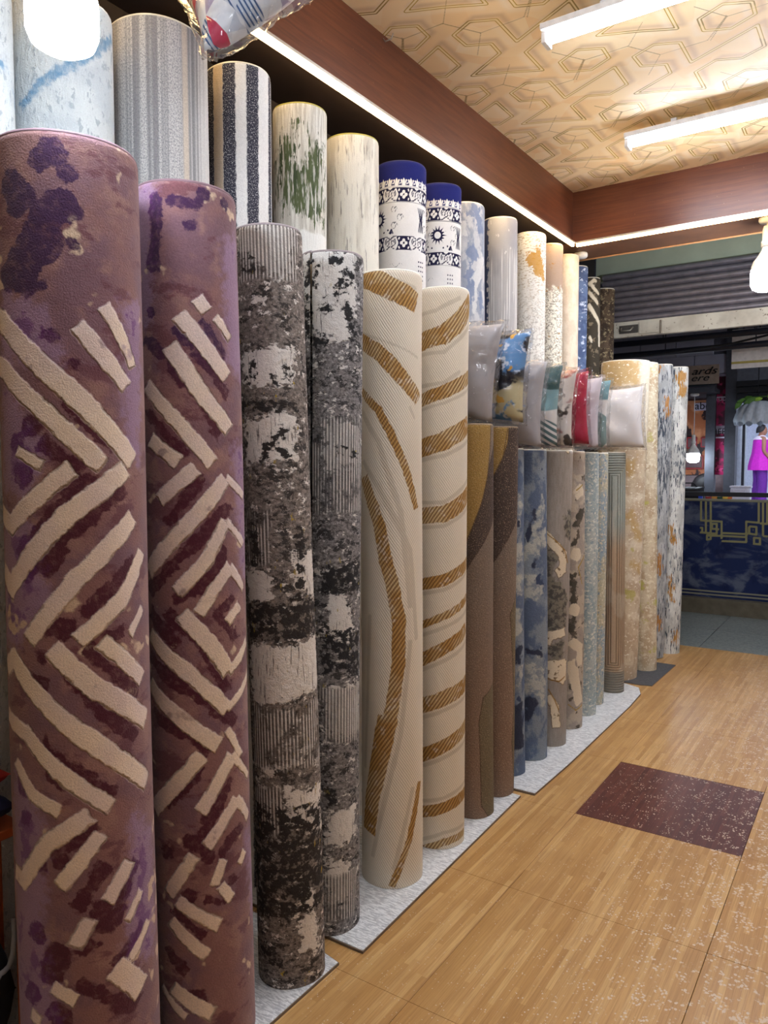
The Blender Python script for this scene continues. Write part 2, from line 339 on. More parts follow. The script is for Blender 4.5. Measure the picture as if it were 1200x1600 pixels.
  'F3': {'m1': [('p', [(-0.1061, 2.1587), (0.087, 2.1616), (0.0757, 2.0252), (0.0074, 1.9993), 
 (-0.0943, 2.0828)]), ('p', [(-0.1051, 1.8195), (0.0827, 1.8326), (0.0701, 1.7109), (-0.1048, 1.7218)]), ('p', [(-0.1068, 1.6448), (0.0753, 1.6605), 
 (0.0693, 1.5124), (-0.0981, 1.5124)]), ('s', 0.0106, [(-0.0467, 1.9576), (-0.0113, 1.948)]), ('s', 0.0106, [(-0.0091, 1.4704), (0.0249, 1.4405)]), 
 ('p', [(-0.136, 1.2212), (-0.0258, 1.2209), (-0.0109, 1.1322), (-0.1226, 1.1044)]), ('p', [(0.0288, 1.273), (0.1418, 1.2815), (0.153, 1.1124), 
 (0.0341, 1.1481)]), ('p', [(-0.1223, 1.0018), (0.1528, 1.0278), (0.1528, 0.8651), (-0.1131, 0.8305)]), ('s', 0.0197, [(-0.0814, 0.641), (0.0383, 
 0.6761), (0.1006, 0.7049)]), ('p', [(-0.009, 0.6172), (0.1525, 0.5892), (0.1525, 0.4243), (0.0052, 0.4967)]), ('p', [(0.0369, 0.3233), (0.0963, 
 0.2994), (0.1037, 0.1025), (0.0207, 0.1011)])], 'm2': [('p', [(-0.0952, 2.168), (0.0967, 2.1764), (0.0882, 2.0106), (-0.0991, 2.0068)]), ('p', 
 [(-0.1181, 0.8292), (0.1527, 0.8289), (0.1525, 0.6373), (-0.1136, 0.6629)]), ('p', [(-0.1162, 1.3767), (-0.0207, 1.3795), (-0.0252, 1.2386), 
 (-0.1106, 1.2332)]), ('p', [(-0.1155, 0.5873), (-0.0093, 0.608), (-0.0132, 0.479), (-0.1126, 0.4564)])], 'm3': [('s', 0.0159, [(-0.0242, 1.5452)]), 
 ('s', 0.0159, [(-0.0059, 1.5712)]), ('s', 0.0106, [(-0.0306, 1.5157), (-0.0254, 1.5625), (0.0171, 1.5887), (0.0321, 1.6098)]), ('s', 0.0088, 
 [(0.0027, 1.5712), (0.0331, 1.528)]), ('s', 0.025, [(-0.0632, 2.0523)]), ('s', 0.0144, [(-0.1138, 1.6611), (0.0732, 1.6692)]), ('s', 0.0089, 
 [(-0.0593, 1.7877), (-0.0545, 1.7531), (-0.09, 1.7502)]), ('s', 0.0071, [(0.0085, 1.761), (0.0109, 1.7268)]), ('s', 0.0089, [(0.0452, 1.7802), 
 (0.047, 1.7198)]), ('s', 0.0197, [(-0.084, 1.3426), (-0.0645, 1.2371)]), ('p', [(-0.1191, 0.5482), (0.1522, 0.5407), (0.1524, 0.2284), (-0.1246, 
 0.2216)]), ('p', [(-0.1154, 1.1238), (0.1523, 1.1404), (0.1524, 1.0278), (-0.1211, 1.013)]), ('s', 0.0161, [(0.0722, 1.3417), (0.06, 1.0191)]), ('s', 
 0.0215, [(-0.109, 0.1144), (-0.0248, 0.1044)])]},
  'F4': {'m1': [('p', [(-0.1237, 2.1684), (0.0909, 2.1581), (0.0924, 2.0133), (0.054, 1.8727), 
 (-0.1004, 1.8956)]), ('s', 0.0177, [(-0.0119, 1.6771), (0.0135, 1.6676)]), ('p', [(-0.0359, 1.6483), (0.1165, 1.6522), (0.1246, 1.502), (-0.025, 
 1.4824)]), ('p', [(-0.0227, 0.8256), (0.1436, 0.8201), (0.1576, 0.6357), (-0.0221, 0.6631)]), ('p', [(-0.0238, 1.1268), (0.059, 1.1036), (0.1043, 
 0.9749), (-0.013, 0.9469)]), ('p', [(-0.0212, 0.4169), (0.1115, 0.4309), (0.1134, 0.3027), (-0.0146, 0.2929)]), ('p', [(-0.0207, 0.2718), (0.0941, 
 0.2478), (0.0954, 0.1195), (-0.0099, 0.1052)])], 'm2': [('p', [(-0.0359, 1.658), (0.1215, 1.6625), (0.1351, 1.3598), (-0.0246, 1.3646)]), ('p', 
 [(-0.033, 0.8149), (0.144, 0.8094), (0.1601, 0.6241), (-0.0221, 0.6529)]), ('p', [(-0.0143, 0.2097), (0.1147, 0.2167), (0.1079, 0.0487), (-0.0097, 
 0.0633)]), ('p', [(-0.0832, 1.5809), (-0.0419, 1.5802), (-0.0349, 1.3644), (-0.0689, 1.3636)])], 'm3': [('s', 0.0239, [(-0.0714, 2.1037)]), ('s', 
 0.0239, [(-0.0765, 2.0662)]), ('s', 0.0217, [(0.0114, 2.1276)]), ('s', 0.0217, [(0.0316, 2.053)]), ('s', 0.0217, [(0.0061, 2.0134)]), ('s', 0.0257, 
 [(0.0526, 2.084)]), ('s', 0.0257, [(-0.0269, 1.9946)]), ('s', 0.0257, [(-0.0473, 1.8903)]), ('s', 0.0159, [(0.0422, 2.0062), (0.0786, 1.8947)]), 
 ('s', 0.014, [(-0.0908, 2.03), (-0.0843, 1.8937)]), ('s', 0.0178, [(0.0301, 1.5529)]), ('s', 0.0178, [(0.0817, 1.5416)]), ('p', [(-0.0343, 1.1962), 
 (0.1313, 1.2067), (0.1337, 1.1138), (-0.034, 1.1065)]), ('p', [(-0.0336, 0.9964), (0.1374, 0.9888), (0.144, 0.8094), (0.0607, 0.8604), (-0.0331, 
 0.8655)]), ('s', 0.0157, [(-0.0116, 0.5612), (0.009, 0.4373)]), ('s', 0.012, [(-0.0901, 1.836), (-0.0896, 1.6795)])]},
  'F5': {'m1': [('s', 0.0377, 
 [(-0.1288, 2.164), (-0.0564, 2.134), (-0.0, 2.1051), (0.1067, 2.0638)]), ('s', 0.0266, [(-0.1307, 1.9415), (-0.0521, 1.8978), (-0.0068, 1.8574), 
 (0.0396, 1.8065), (0.1155, 1.7349)]), ('s', 0.0144, [(-0.1323, 1.7697), (-0.0453, 1.6985), (-0.0071, 1.6285), (0.0491, 1.5066), (0.1005, 1.3576)]), 
 ('s', 0.0242, [(-0.1191, 1.4687), (-0.0717, 1.3697), (-0.0438, 1.2997), (-0.0187, 1.172), (0.0011, 1.1056), (0.0256, 0.9757), (0.0255, 0.8252), 
 (0.0007, 0.6563), (-0.0312, 0.5295)]), ('s', 0.0376, [(-0.0127, 0.6333), (-0.0481, 0.4699), (-0.0841, 0.3227), (-0.1016, 0.1997)]), ('s', 0.0133, 
 [(0.1234, 0.3802), (0.0703, 0.1806), (0.0023, 0.021)])], 'm2': [('s', 0.0056, [(-0.1287, 2.1749), (0.1066, 2.1114)]), ('s', 0.0045, [(-0.1305, 
 1.9678), (0.0216, 1.9134), (0.1151, 1.8777)]), ('s', 0.01, [(-0.1329, 1.7031), (-0.0456, 1.5897), (0.0326, 1.3485), (0.0698, 1.0127)]), ('s', 0.01, 
 [(-0.1235, 1.5246), (-0.0459, 1.4363), (0.0697, 1.2143), (0.1012, 0.8951)]), ('s', 0.01, [(-0.0878, 0.9877), (-0.1069, 0.664), (-0.1266, 0.4251)]), 
 ('s', 0.0088, [(0.0699, 0.8999), (0.0324, 0.5638), (-0.0758, 0.115)]), ('s', 0.0088, [(0.085, 0.3696), (0.0092, 0.0815)]), ('s', 0.0044, [(0.0694, 
 1.7102), (0.0932, 1.6676)])]},
  'F6': {'m1': [('s', 0.0347, [(-0.1636, 1.9626), (-0.1118, 1.974), (0.0046, 1.9996), (0.0571, 2.0418), (0.1543, 
 2.1409)]), ('s', 0.0249, [(-0.1637, 1.7473), (-0.1077, 1.7525), (0.0069, 1.7857), (0.1643, 1.8593)]), ('s', 0.0348, [(-0.1637, 1.5527), (-0.1046, 
 1.5688), (0.0017, 1.5988), (0.1455, 1.6706)]), ('s', 0.031, [(-0.1638, 1.311), (-0.0922, 1.3153), (0.012, 1.3254), (0.0671, 1.3514), (0.1643, 
 1.4075)]), ('s', 0.0224, [(-0.1639, 1.0312), (-0.0963, 1.0464), (0.0123, 1.071), (0.1644, 1.1353)]), ('s', 0.0149, [(-0.1639, 0.8567), (-0.0862, 
 0.8875), (0.0313, 0.9399), (0.1643, 0.9982)]), ('s', 0.0248, [(-0.164, 0.712), (-0.0809, 0.7526), (0.0327, 0.8157), (0.1477, 0.8739)]), ('s', 0.0298, 
 [(-0.164, 0.5352), (-0.0786, 0.5735), (0.0351, 0.6182), (0.1643, 0.6596)]), ('s', 0.026, [(-0.1329, 0.3485), (-0.0761, 0.3754), (0.0194, 0.4228), 
 (0.1643, 0.4887)]), ('s', 0.0223, [(-0.1267, 0.1213), (-0.067, 0.1522), (0.0221, 0.1789), (0.1643, 0.2167)]), ('s', 0.0148, [(-0.1063, -0.0212), 
 (-0.0592, 0.0049), (0.0237, 0.0406), (0.1503, 0.052)])], 'm2': [('s', 0.0074, [(-0.1636, 2.0732), (-0.0302, 2.0883), (0.0703, 2.1379)]), ('s', 
 0.0074, [(-0.1636, 1.9256), (0.0053, 1.9332), (0.1349, 2.0403)]), ('s', 0.0062, [(-0.1637, 1.7025), (0.0074, 1.7427), (0.1642, 1.8125)]), ('s', 
 0.0074, [(-0.1636, 1.8019), (0.0066, 1.8191), (0.0747, 1.8645)]), ('s', 0.0075, [(-0.1637, 1.5151), (0.0095, 1.5459), (0.1643, 1.6146)]), ('s', 
 0.0075, [(-0.1638, 1.3641), (0.0115, 1.3692), (0.1643, 1.465)]), ('s', 0.0075, [(-0.1638, 1.2629), (0.0125, 1.2792), (0.1643, 1.3523)]), ('s', 
 0.0075, [(-0.1639, 0.9954), (0.0152, 1.0341), (0.1644, 1.0998)]), ('s', 0.0075, [(-0.1639, 0.8154), (0.0318, 0.8953), (0.1644, 0.9471)]), ('s', 
 0.0075, [(-0.164, 0.6731), (0.0333, 0.7659), (0.1528, 0.8218)]), ('s', 0.0075, [(-0.164, 0.4908), (0.0356, 0.5705), (0.1643, 0.6079)]), ('s', 0.0074, 
 [(-0.1317, 0.3073), (0.0199, 0.3773), (0.1643, 0.4313)]), ('s', 0.0074, [(-0.1099, 0.186), (0.0217, 0.2172), (0.1643, 0.2613)]), ('s', 0.0074, 
 [(-0.1071, 0.0255), (0.0233, 0.0791), (0.1475, 0.0849)])]},
  'F7': {'m1': [('p', [(-0.1491, 1.8012), (0.1026, 1.795), (0.0924, 1.5825), (0.0757, 
 1.4628), (0.0459, 1.3569), (-0.0087, 1.2214), (-0.0608, 1.1008), (-0.149, 1.0349)])], 'm2': [('p', [(-0.149, 1.0349), (-0.0087, 1.2214), (0.0459, 
 1.3569), (0.0924, 1.5293), (0.1496, 1.6377), (0.1496, 1.3126), (0.0684, 1.2094), (0.0044, 1.1174), (-0.149, 0.8679)])], 'm3': [('p', [(0.1496, 
 0.5947), (0.0516, 0.5334), (0.0309, 0.4257), (0.0365, 0.2875), (0.0422, 0.0649), (0.1493, -0.0836), (0.1485, 0.485)])]},
  'F8': {'m1': [('p', 
 [(-0.1469, 1.7633), (0.0568, 1.7276), (0.0487, 1.6153), (0.0254, 1.545), (-0.013, 1.469), (-0.147, 1.328)])], 'm2': [('p', [(-0.147, 1.328), (-0.013, 
 1.469), (0.0254, 1.545), (0.0568, 1.7276), (0.1474, 1.7322), (0.1476, 1.3006), (0.0769, 1.2184), (-0.0028, 1.0889), (-0.1471, 0.9454)])], 'm3': 
 [('p', [(0.1473, 1.0093), (0.1191, 0.9256), (0.0719, 0.8449), (0.1136, 0.427), (0.0988, 0.2532), (0.1476, -0.0657), (0.1467, -0.0623)])]},
  'F10': 
 {'m1': [('p', [(0.0829, 1.3647), (0.0322, 1.259), (0.0107, 1.195), (0.0322, 1.1523), (0.1121, 1.2457)]), ('p', [(-0.0209, 1.1516), (0.1122, 1.1917), 
 (0.1124, 1.1161), (0.0322, 1.0237), (-0.0209, 1.0443)]), ('p', [(-0.021, 0.9582), (0.0555, 0.98), (0.1014, 0.8679), (0.0323, 0.83), (-0.021, 
 0.8719)]), ('p', [(-0.0212, 0.5463), (0.0558, 0.5575), (0.1138, 0.4936), (0.1142, 0.2946), (0.0841, 0.2794), (0.0559, 0.3498), (-0.0213, 0.3493)])], 
 'm2': [('s', 0.0081, [(0.0434, 1.3068), (0.0267, 1.259)]), ('s', 0.0097, [(0.0322, 1.2483), (0.016, 1.2164), (0.0003, 1.1201)]), ('s', 0.0097, 
 [(0.0435, 1.0503), (0.0267, 1.0023)]), ('s', 0.013, [(-0.0105, 0.5799), (0.0838, 0.565)]), ('s', 0.0325, [(-0.0106, 0.3285), (0.0438, 0.2851)]), 
 ('s', 0.0324, [(0.0, 0.2525)])]},
  'F11': {'m1': [('s', 0.0258, [(-0.0493, 1.1545), (-0.0019, 1.1001), (0.0644, 1.0429), (0.0597, 0.9639), (0.0236, 
 0.9423)]), ('s', 0.0241, [(-0.0239, 0.5642), (-0.0025, 0.6118), (0.0855, 0.6307)]), ('s', 0.0276, [(-0.0158, 0.4501), (0.0828, 0.4584), (0.0771, 
 0.3785), (-0.0094, 0.4162)]), ('s', 0.0224, [(-0.0067, 0.2895), (0.0284, 0.2213), (0.0428, 0.1163)]), ('s', 0.0173, [(0.0929, 1.6486), (0.07, 
 1.5814)])], 'm2': [('p', [(-0.0417, 1.0984), (0.0095, 1.0778), (0.0218, 1.0215), (0.0072, 0.9309), (0.0619, 0.8844), (0.0988, 0.7895), (0.0923, 
 0.6987), (0.0688, 0.6442), (-0.0136, 0.6111), (-0.0322, 0.678)]), ('p', [(-0.0236, 0.5528), (0.0706, 0.5867), (0.082, 0.4816), (-0.0107, 0.4736)]), 
 ('p', [(0.0586, 1.246), (0.1481, 1.2989), (0.1479, 1.1047), (0.085, 1.1323)])], 'm3': [('s', 0.0035, [(-0.0496, 1.1658), (0.0085, 1.1228), (0.071, 
 1.0652), (0.1006, 0.9949)]), ('s', 0.0034, [(-0.0075, 0.3241), (0.0274, 0.2676), (0.0532, 0.2081)]), ('s', 0.0035, [(-0.0199, 0.3805), (0.0492, 
 0.3646), (0.0909, 0.3877)]), ('s', 0.0035, [(0.0676, 1.6591), (0.1478, 1.6051), (0.1473, 1.5598)])]},
  'F12': {'m1': [('s', 0.0148, [(0.0241, 
 1.3607), (0.0633, 1.3963), (0.0808, 1.3601), (0.0368, 1.3368)]), ('s', 0.0369, [(0.0415, 1.013)]), ('s', 0.0369, [(0.0333, 0.6986)]), ('s', 0.0297, 
 [(0.0114, 0.5282), (0.0815, 0.4748), (0.0837, 0.3761)]), ('s', 0.0333, [(0.013, 0.4059), (0.0528, 0.2819), (0.0891, 0.1527)])], 'm2': [('s', 0.0222, 
 [(0.0392, 1.1693), (0.0663, 1.2286), (0.0827, 1.2761)]), ('s', 0.0184, [(0.0183, 0.9047), (0.0325, 0.7594), (0.023, 0.5527)]), ('s', 0.0148, 
 [(0.0401, 1.1093), (0.0282, 1.0613)]), ('s', 0.0185, [(0.0493, 0.5029)]), ('s', 0.0185, [(0.027, 0.2588)])], 'm3': [('s', 0.0037, [(0.0362, 1.3726), 
 (0.0898, 1.4079)]), ('s', 0.0037, [(0.0043, 0.1598), (0.0554, 0.1213), (0.1199, 0.1449)]), ('s', 0.0037, [(0.1194, 1.0077), (0.0563, 0.94), (0.0937, 
 0.84)])]},
  'F9': {'m1': [('s', 0.0154, [(0.0803, 1.3717), (0.0801, 1.2702), (0.0588, 1.1696)]), ('s', 0.0247, [(0.0793, 0.8201), (0.0715, 
 0.7076)]), ('s', 0.0185, [(0.0973, 0.5475), (0.0641, 0.4496)]), ('s', 0.0493, [(0.0652, 1.0879)]), ('s', 0.0493, [(0.0795, 0.9435)])], 'm2': [('s', 
 0.0123, [(0.0724, 1.2502), (0.0654, 1.2201)]), ('s', 0.0216, [(0.0875, 0.6431), (0.0517, 0.586), (0.0974, 0.5684)]), ('s', 0.0461, [(0.0513, 0.3681), 
 (0.0572, 0.1897)]), ('s', 0.0461, [(0.0639, 0.2932), (0.0636, 0.1361)])]},
  'F16': {'m1': [('p', [(-0.2094, 2.2696), (0.1048, 2.2253), (0.1122, 
 2.0738), (-0.1879, 2.0662)]), ('p', [(0.0189, 1.5484), (0.1102, 1.5705), (0.0906, 1.4383), (0.023, 1.4383)]), ('s', 0.0328, [(0.0541, 1.1951), 
 (0.1821, 0.9676)]), ('s', 0.0329, [(0.0926, 0.838), (0.2005, 0.7852)]), ('s', 0.0235, [(0.1586, 1.8134), (0.1649, 1.7255)])], 'm2': [('s', 0.0188, 
 [(0.0289, 1.2837), (0.2552, 1.3019)]), ('s', 0.0236, [(0.0407, 0.9726), (0.255, 0.9532)]), ('s', 0.0236, [(0.0494, 0.749), (0.255, 0.6885)]), ('s', 
 0.0189, [(0.0836, 0.4783), (0.2557, 0.4341)]), ('p', [(0.1037, 2.2469), (0.2553, 2.2608), (0.2551, 1.6389), (0.1634, 1.6372)])]},
  'F19': {'m1': 
 [('s', 0.0492, [(0.0345, 2.2096)]), ('s', 0.0492, [(0.0485, 2.1097)]), ('s', 0.0219, [(0.0293, 2.0595), (0.0441, 2.2347)]), ('s', 0.0219, [(-0.0213, 
 1.0454), (0.0219, 0.8927)]), ('s', 0.0191, [(-0.0088, 0.634), (0.0166, 0.4282)]), ('s', 0.0247, [(0.0561, 0.1939), (0.0736, 0.088)])], 'm2': [('p', 
 [(-0.0429, 1.556), (0.1368, 1.6583), (0.1367, 1.3516), (-0.0628, 1.3003)]), ('s', 0.022, [(0.0102, 1.4289), (0.1369, 1.4795)]), ('s', 0.0191, 
 [(-0.0344, 1.301), (-0.0263, 1.0452)])], 'm3': []},
  'F18': {'m1': [('s', 0.0212, [(0.05, 2.0445), (0.0676, 1.8983)]), ('s', 0.0211, [(0.0292, 
 0.8493), (0.0355, 0.6588)]), ('s', 0.0238, [(0.0353, 0.3565), (0.0621, 0.2288)]), ('s', 0.0158, [(-0.0156, 2.289), (0.0044, 2.2394)])], 'm2': [('p', 
 [(-0.0242, 1.6531), (0.1379, 1.6541), (0.1377, 1.3555), (-0.0103, 1.2076)]), ('s', 0.0264, [(0.0404, 0.2045), (0.0708, 0.0245)]), ('s', 0.0158, 
 [(0.0229, 1.9467), (0.0565, 1.8736)])]},
  'B10': {'m1': [('s', 0.0453, [(0.0272, 2.7881)]), ('s', 0.0453, [(0.0719, 2.7329)]), ('s', 0.0206, 
 [(-0.0083, 2.8085), (0.0866, 2.813)]), ('s', 0.0165, [(0.0557, 2.8674), (0.1177, 2.6618)]), ('s', 0.0288, [(0.0357, 2.7611)])], 'm2': []},
  'B1': 
 {'m1': [('s', 0.0122, [(0.1658, 2.6704), (0.038, 2.5534), (-0.0568, 2.4872), (-0.1183, 2.436)])], 'm2': [('s', 0.0037, [(-0.0578, 2.4522), (-0.0864, 
 2.3984)])]},
  'B0': {'m1': [('s', 0.0081, [(0.0733, 2.4776), (0.1178, 2.4553), (0.1777, 2.4156), (0.1776, 2.369)])]},
  'B4': {'m1': [('p', 
 [(-0.1067, 2.6655), (-0.0285, 2.7764), (-0.0117, 2.7758), (-0.0127, 2.6377), (0.0252, 2.6286), (0.0361, 2.776), (0.0627, 2.7407), (0.1099, 2.7217), 
 (0.125, 2.478), (0.0548, 2.412), (-0.1097, 2.4901)]), ('s', 0.0124, [(0.0291, 2.4548), (0.1242, 2.4179)]), ('s', 0.0124, [(-0.1097, 2.4901), (0.0863, 
 2.438)])], 'm2': [('p', [(-0.1608, 2.4339), (0.0045, 2.3826), (0.1421, 2.3824), (0.1394, 2.2655), (-0.1607, 2.2649)])]},
  'B14': {'m1': [('s', 
 0.0127, [(-0.0138, 2.8794), (0.0332, 2.9134), (0.0539, 2.9029)]), ('s', 0.0127, [(-0.0131, 2.8317), (0.0291, 2.7826), (0.0747, 2.7386)]), ('s', 
 0.0127, [(0.0035, 2.8899), (0.041, 2.8425), (0.0833, 2.8115)]), ('s', 0.0153, [(-0.0116, 2.7363), (0.0445, 2.6522), (0.0909, 2.5972), (0.0989, 
 2.4179)]), ('s', 0.0102, [(-0.002, 2.4968), (0.0224, 2.4483)])]},
  'B8': {'m1': [('s', 0.0275, [(0.0329, 2.8394), (0.0703, 2.8274), (0.1078, 
 2.7366)]), ('s', 0.0343, [(0.0256, 2.6514), (0.0725, 2.5901)]), ('s', 0.0308, [(0.0531, 2.5385), (0.0453, 2.3566)]), ('s', 0.0207, [(0.0852, 2.4268), 
 (0.1136, 2.3314)]), ('s', 0.0308, [(0.0353, 2.5043)])], 'm2': [('s', 0.0242, [(0.1272, 2.6171), (0.0633, 2.4737)]), ('s', 0.0273, [(-0.0086, 2.7823), 
 (-0.0081, 2.7007)]), ('s', 0.0137, [(0.0735, 2.4749), (0.0647, 2.3085)])]}} 

# ------------------------------------------------------------------ the room
FLOOR_END, CEIL, SOFFIT = 6.62, 3.36, 3.02
X_LEFT, X_RIGHT, Y_BACK = -2.16, 1.9, -2.6

def wood_floor_mat(name, cols, chip_lo, chip_hi):
    m = Mat(name, 0.42, 'world')
    m.bsdf.inputs['Specular IOR Level'].default_value = 0.35
    sx = m.u / 0.019; col = sx.floor()
    off = m.white(col) * 5.0
    ln = m.white(col + 0.5) * 0.3 + 0.35
    row = ((m.v / ln) + off).floor()
    r = m.white(col, row)
    c = m.mix(r.st(0.4, 0.4), cols[0], cols[1])
    c = m.mix(r.st(0.8, 0.2) * 0.7, c, cols[2])
    g = m.nz(260, 7, 4, 0.6); c = m.mix(g.st(0.56, 0.16) * 0.45, c, cols[3])
    c = m.mix(m.nz(4, 4, 3).st(0.55, 0.2) * 0.25, c, cols[3])
    edge = (sx.frac() - 0.5).abs().st(0.47, 0.03)
    c = m.mix(edge * 0.35, c, cols[3])
    # wear: pale chips where people walk
    dens = (m.u + m.v * 0.05).st(-0.5, 0.5) * chip_hi + chip_lo + (m.nz(2.2, 1.6, 3) - 0.5) * 0.22 * chip_hi
    v = m.vor(98, 80); ch = (dens * 0.58 + (m.nz(90, 70, 2) - 0.5) * 0.22 - v).st(0.0, 0.03)
    ch = ch * m.nz(22, 22, 3).st(0.53, 0.05)
    c = m.mix(ch * 0.9, c, (214, 198, 178))
    n = m.nt.nodes.new('ShaderNodeMapRange'); n.inputs[3].default_value = 0.36; n.inputs[4].default_value = 0.7
    m.nt.links.new(ch.k, n.inputs[0]); m.nt.links.new(n.outputs[0], m.bsdf.inputs['Roughness'])
    return m.out(c, g * 0.4 - edge * 0.6 - ch, 0.25, 0.002)
WOOD = wood_floor_mat('oak_strip_vinyl', [(202, 160, 102), (178, 134, 78), (222, 184, 126), (146, 102, 56)], 0.27, 0.56)
MAROON = wood_floor_mat('maroon_strip_vinyl', [(104, 56, 46), (86, 42, 38), (120, 68, 56), (62, 28, 28)], 0.34, 0.34)
SUB = plain('floor_screed', (92, 74, 54), 0.8)

floor = box('floor', (-0.13, (Y_BACK+FLOOR_END)/2, -0.06), (X_RIGHT-X_LEFT, FLOOR_END-Y_BACK, 0.108), SUB, bev=0)
tag(floor, 'shop floor laid with strip wood vinyl tiles', kind='structure')
TW, TL = 0.66, 0.69
def tile_mesh(name, w, l, h, mat, gap=0.0012, bev=0.0015):
    bm = bmesh.new(); add_box(bm, (0, 0, h/2), (w-gap, l-gap, h), 0, bev)
    me = bpy.data.meshes.new(name); bm.to_mesh(me); bm.free(); me.materials.append(mat); return me
tm = tile_mesh('tile', TW, TL, 0.006, WOOD); tmm = tile_mesh('tile', TW, TL, 0.006, MAROON)
rnd = random.Random(4)
for j in range(-6, 6):
    for i in range(-2, 5):
        x = -0.73 + i*TW; y = 3.45 + j*TL
        if x - TW/2 > X_RIGHT or y + TL/2 < Y_BACK + 0.1: continue
        if y + TL/2 > FLOOR_END + 0.02: continue
        o = bpy.data.objects.new('tile', tmm if (i == 0 and j == 0) else tm); COL.objects.link(o)
        o.parent = floor; o.location = (x, y, -0.006 + rnd.uniform(0, 0.0006))
        if i == 0 and j == 0: o['label'] = 'dark maroon floor tile speckled with pale chips'
yl = 3.45 + 4.5*TL
last = tile_mesh('tile', TW, FLOOR_END-yl, 0.006, WOOD)
for i in range(-2, 5):
    o = bpy.data.objects.new('tile', last); COL.objects.link(o); o.parent = floor
    o.location = (-0.73+i*TW, (yl+FLOOR_END)/2, -0.006)

# corridor floor of speckled granite slabs
m = Mat('granite', 0.35, 'world')
c = m.mix(m.nz(40, 40, 4).st(0.5, 0.1), (112, 120, 116), (136, 142, 138))
c = m.mix(m.vor(70, 22).st(0.13, 0.03) * -1.0 + 1.0, c, (54, 58, 58))
c = m.mix(m.nz(160, 160, 2).st(0.64, 0.04), c, (168, 172, 168))
GRAN = m.out(c)
corr = box('floor_corridor', (0.0, (FLOOR_END+8.2)/2+0.003, -0.06), (9.0, 8.2-FLOOR_END, 0.1), plain('grout', (60, 62, 60), 0.9), bev=0)
tag(corr, kind='structure')
gm = tile_mesh('slab', 1.35, 0.8, 0.012, GRAN, 0.006, 0.002)
for i in range(-2, 3):
    for j in range(2):
        o = bpy.data.objects.new('slab', gm); COL.objects.link(o); o.parent = corr
        o.location = (-1.222+0.675+i*1.35, FLOOR_END+0.4+j*0.8, -0.012)

# ceiling papered with a gold-lined geometric print
g = 0.0125
nx, ny = int(4.0/g)+1, int(8.2/g*0.62)+1
X0, Y0, Y1 = X_LEFT+0.2, 0.3, 5.2
xs = np.concatenate([np.arange(X0, 0.12, 0.0055), np.linspace(0.12, X_RIGHT, 60)]); ys = np.concatenate([np.arange(Y0, 2.25, 0.03), np.arange(2.25, Y1, 0.0055), [Y1]])
GX, GY = np.meshgrid(xs, ys)
def line_dist(U, Vv, shapes):
    P = np.stack([U, Vv], -1); d = np.full(U.shape, 9.0)
    for it in shapes:
        pts = np.array(it[-1], float)
        for a, b in zip(pts[:-1], pts[1:]):
            ab = b-a; t = np.clip(((P-a) @ ab)/(ab @ ab+1e-12), 0, 1)
            d = np.minimum(d, np.hypot(P[..., 0]-a[0]-t*ab[0], P[..., 1]-a[1]-t*ab[1]))
    return d
hx = [(-.10, -.045), (0, -.1), (.1, -.05), (.1, .045), (0, .1), (-.1, .055)]
zp = [(-.995, 3.55), (-.894, 3.5), (-.794, 3.548), (-.787, 3.745), (-.645, 3.67), (-.493, 3.59), (-.489, 3.782), (-.587, 3.833), (-.688, 3.786), (-.788, 3.845), (-.782, 4.031), (-.928, 3.957), (-1.079, 3.895), (-.888, 3.789), (-.887, 3.699), (-.987, 3.652)]
thick, thin = [], []
lo = lambda p, dx, dy: [(a+dx, b+dy) for a, b in p]
for a in range(-1, 2):
    for b in range(-1, 2):
        ox, oy = a*0.6, b*0.6
        h_ = lo(hx, ox+.11, oy+.155)
        thick.append(('s', 0.0, h_+h_[:1])); zz = lo(zp, ox+1.3, oy-3.3); thick.append(('s', 0.0, zz+zz[:1]))
        for cx_, cy_ in ((.11, .155), (.41, .30)):
            for dx, dy in ((-.1, -.145), (-.09, .15), (.2, -.005)):
                thin.append(('s', 0.0, [(ox+cx_, oy+cy_), (ox+cx_+dx, oy+cy_+dy)]))
                if dx > 0: thin.append(('s', 0.0, [(ox+cx_+dx, oy+cy_+dy), (ox+cx_+dx+.1, oy+cy_+dy-.15)]))
nc = 160
cu, cv = np.meshgrid(np.arange(nc)*0.6/nc, np.arange(nc)*0.6/nc)
cell_t = line_dist(cu, cv, thick); cell_n = line_dist(cu, cv, thin)
def look(cell, X, Y):
    fx = (X % 0.6)/0.6*nc; fy = (Y % 0.6)/0.6*nc
    i0 = np.floor(fx).astype(int); j0 = np.floor(fy).astype(int); tx = fx-i0; ty = fy-j0
    a = lambda i, j: cell[j % nc, i % nc]
    return (a(i0, j0)*(1-tx)+a(i0+1, j0)*tx)*(1-ty)+(a(i0, j0+1)*(1-tx)+a(i0+1, j0+1)*tx)*ty
PX_, PY_ = GX+1.30, GY-3.30
V = np.stack([GX, GY, np.full_like(GX, CEIL)], -1).reshape(-1, 3)
r_, c_ = GX.shape
idx = np.arange(r_*c_).reshape(r_, c_)
F = np.stack([idx[:-1, :-1], idx[1:, :-1], idx[1:, 1:], idx[:-1, 1:]], -1).reshape(-1, 4)
m = Mat('printed_wallpaper', 0.55, 'world')
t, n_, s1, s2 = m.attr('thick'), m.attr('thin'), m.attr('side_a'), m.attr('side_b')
fac = m.vor(6.2, 6.2, out='Color')
c = m.mix(fac.st(0.5, 0.45), (248, 216, 164), (254, 232, 190))
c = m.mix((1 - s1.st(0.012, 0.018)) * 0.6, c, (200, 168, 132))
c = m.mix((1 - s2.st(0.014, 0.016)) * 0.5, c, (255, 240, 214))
line = t.band(0.0050, 0.0088, 0.0012)
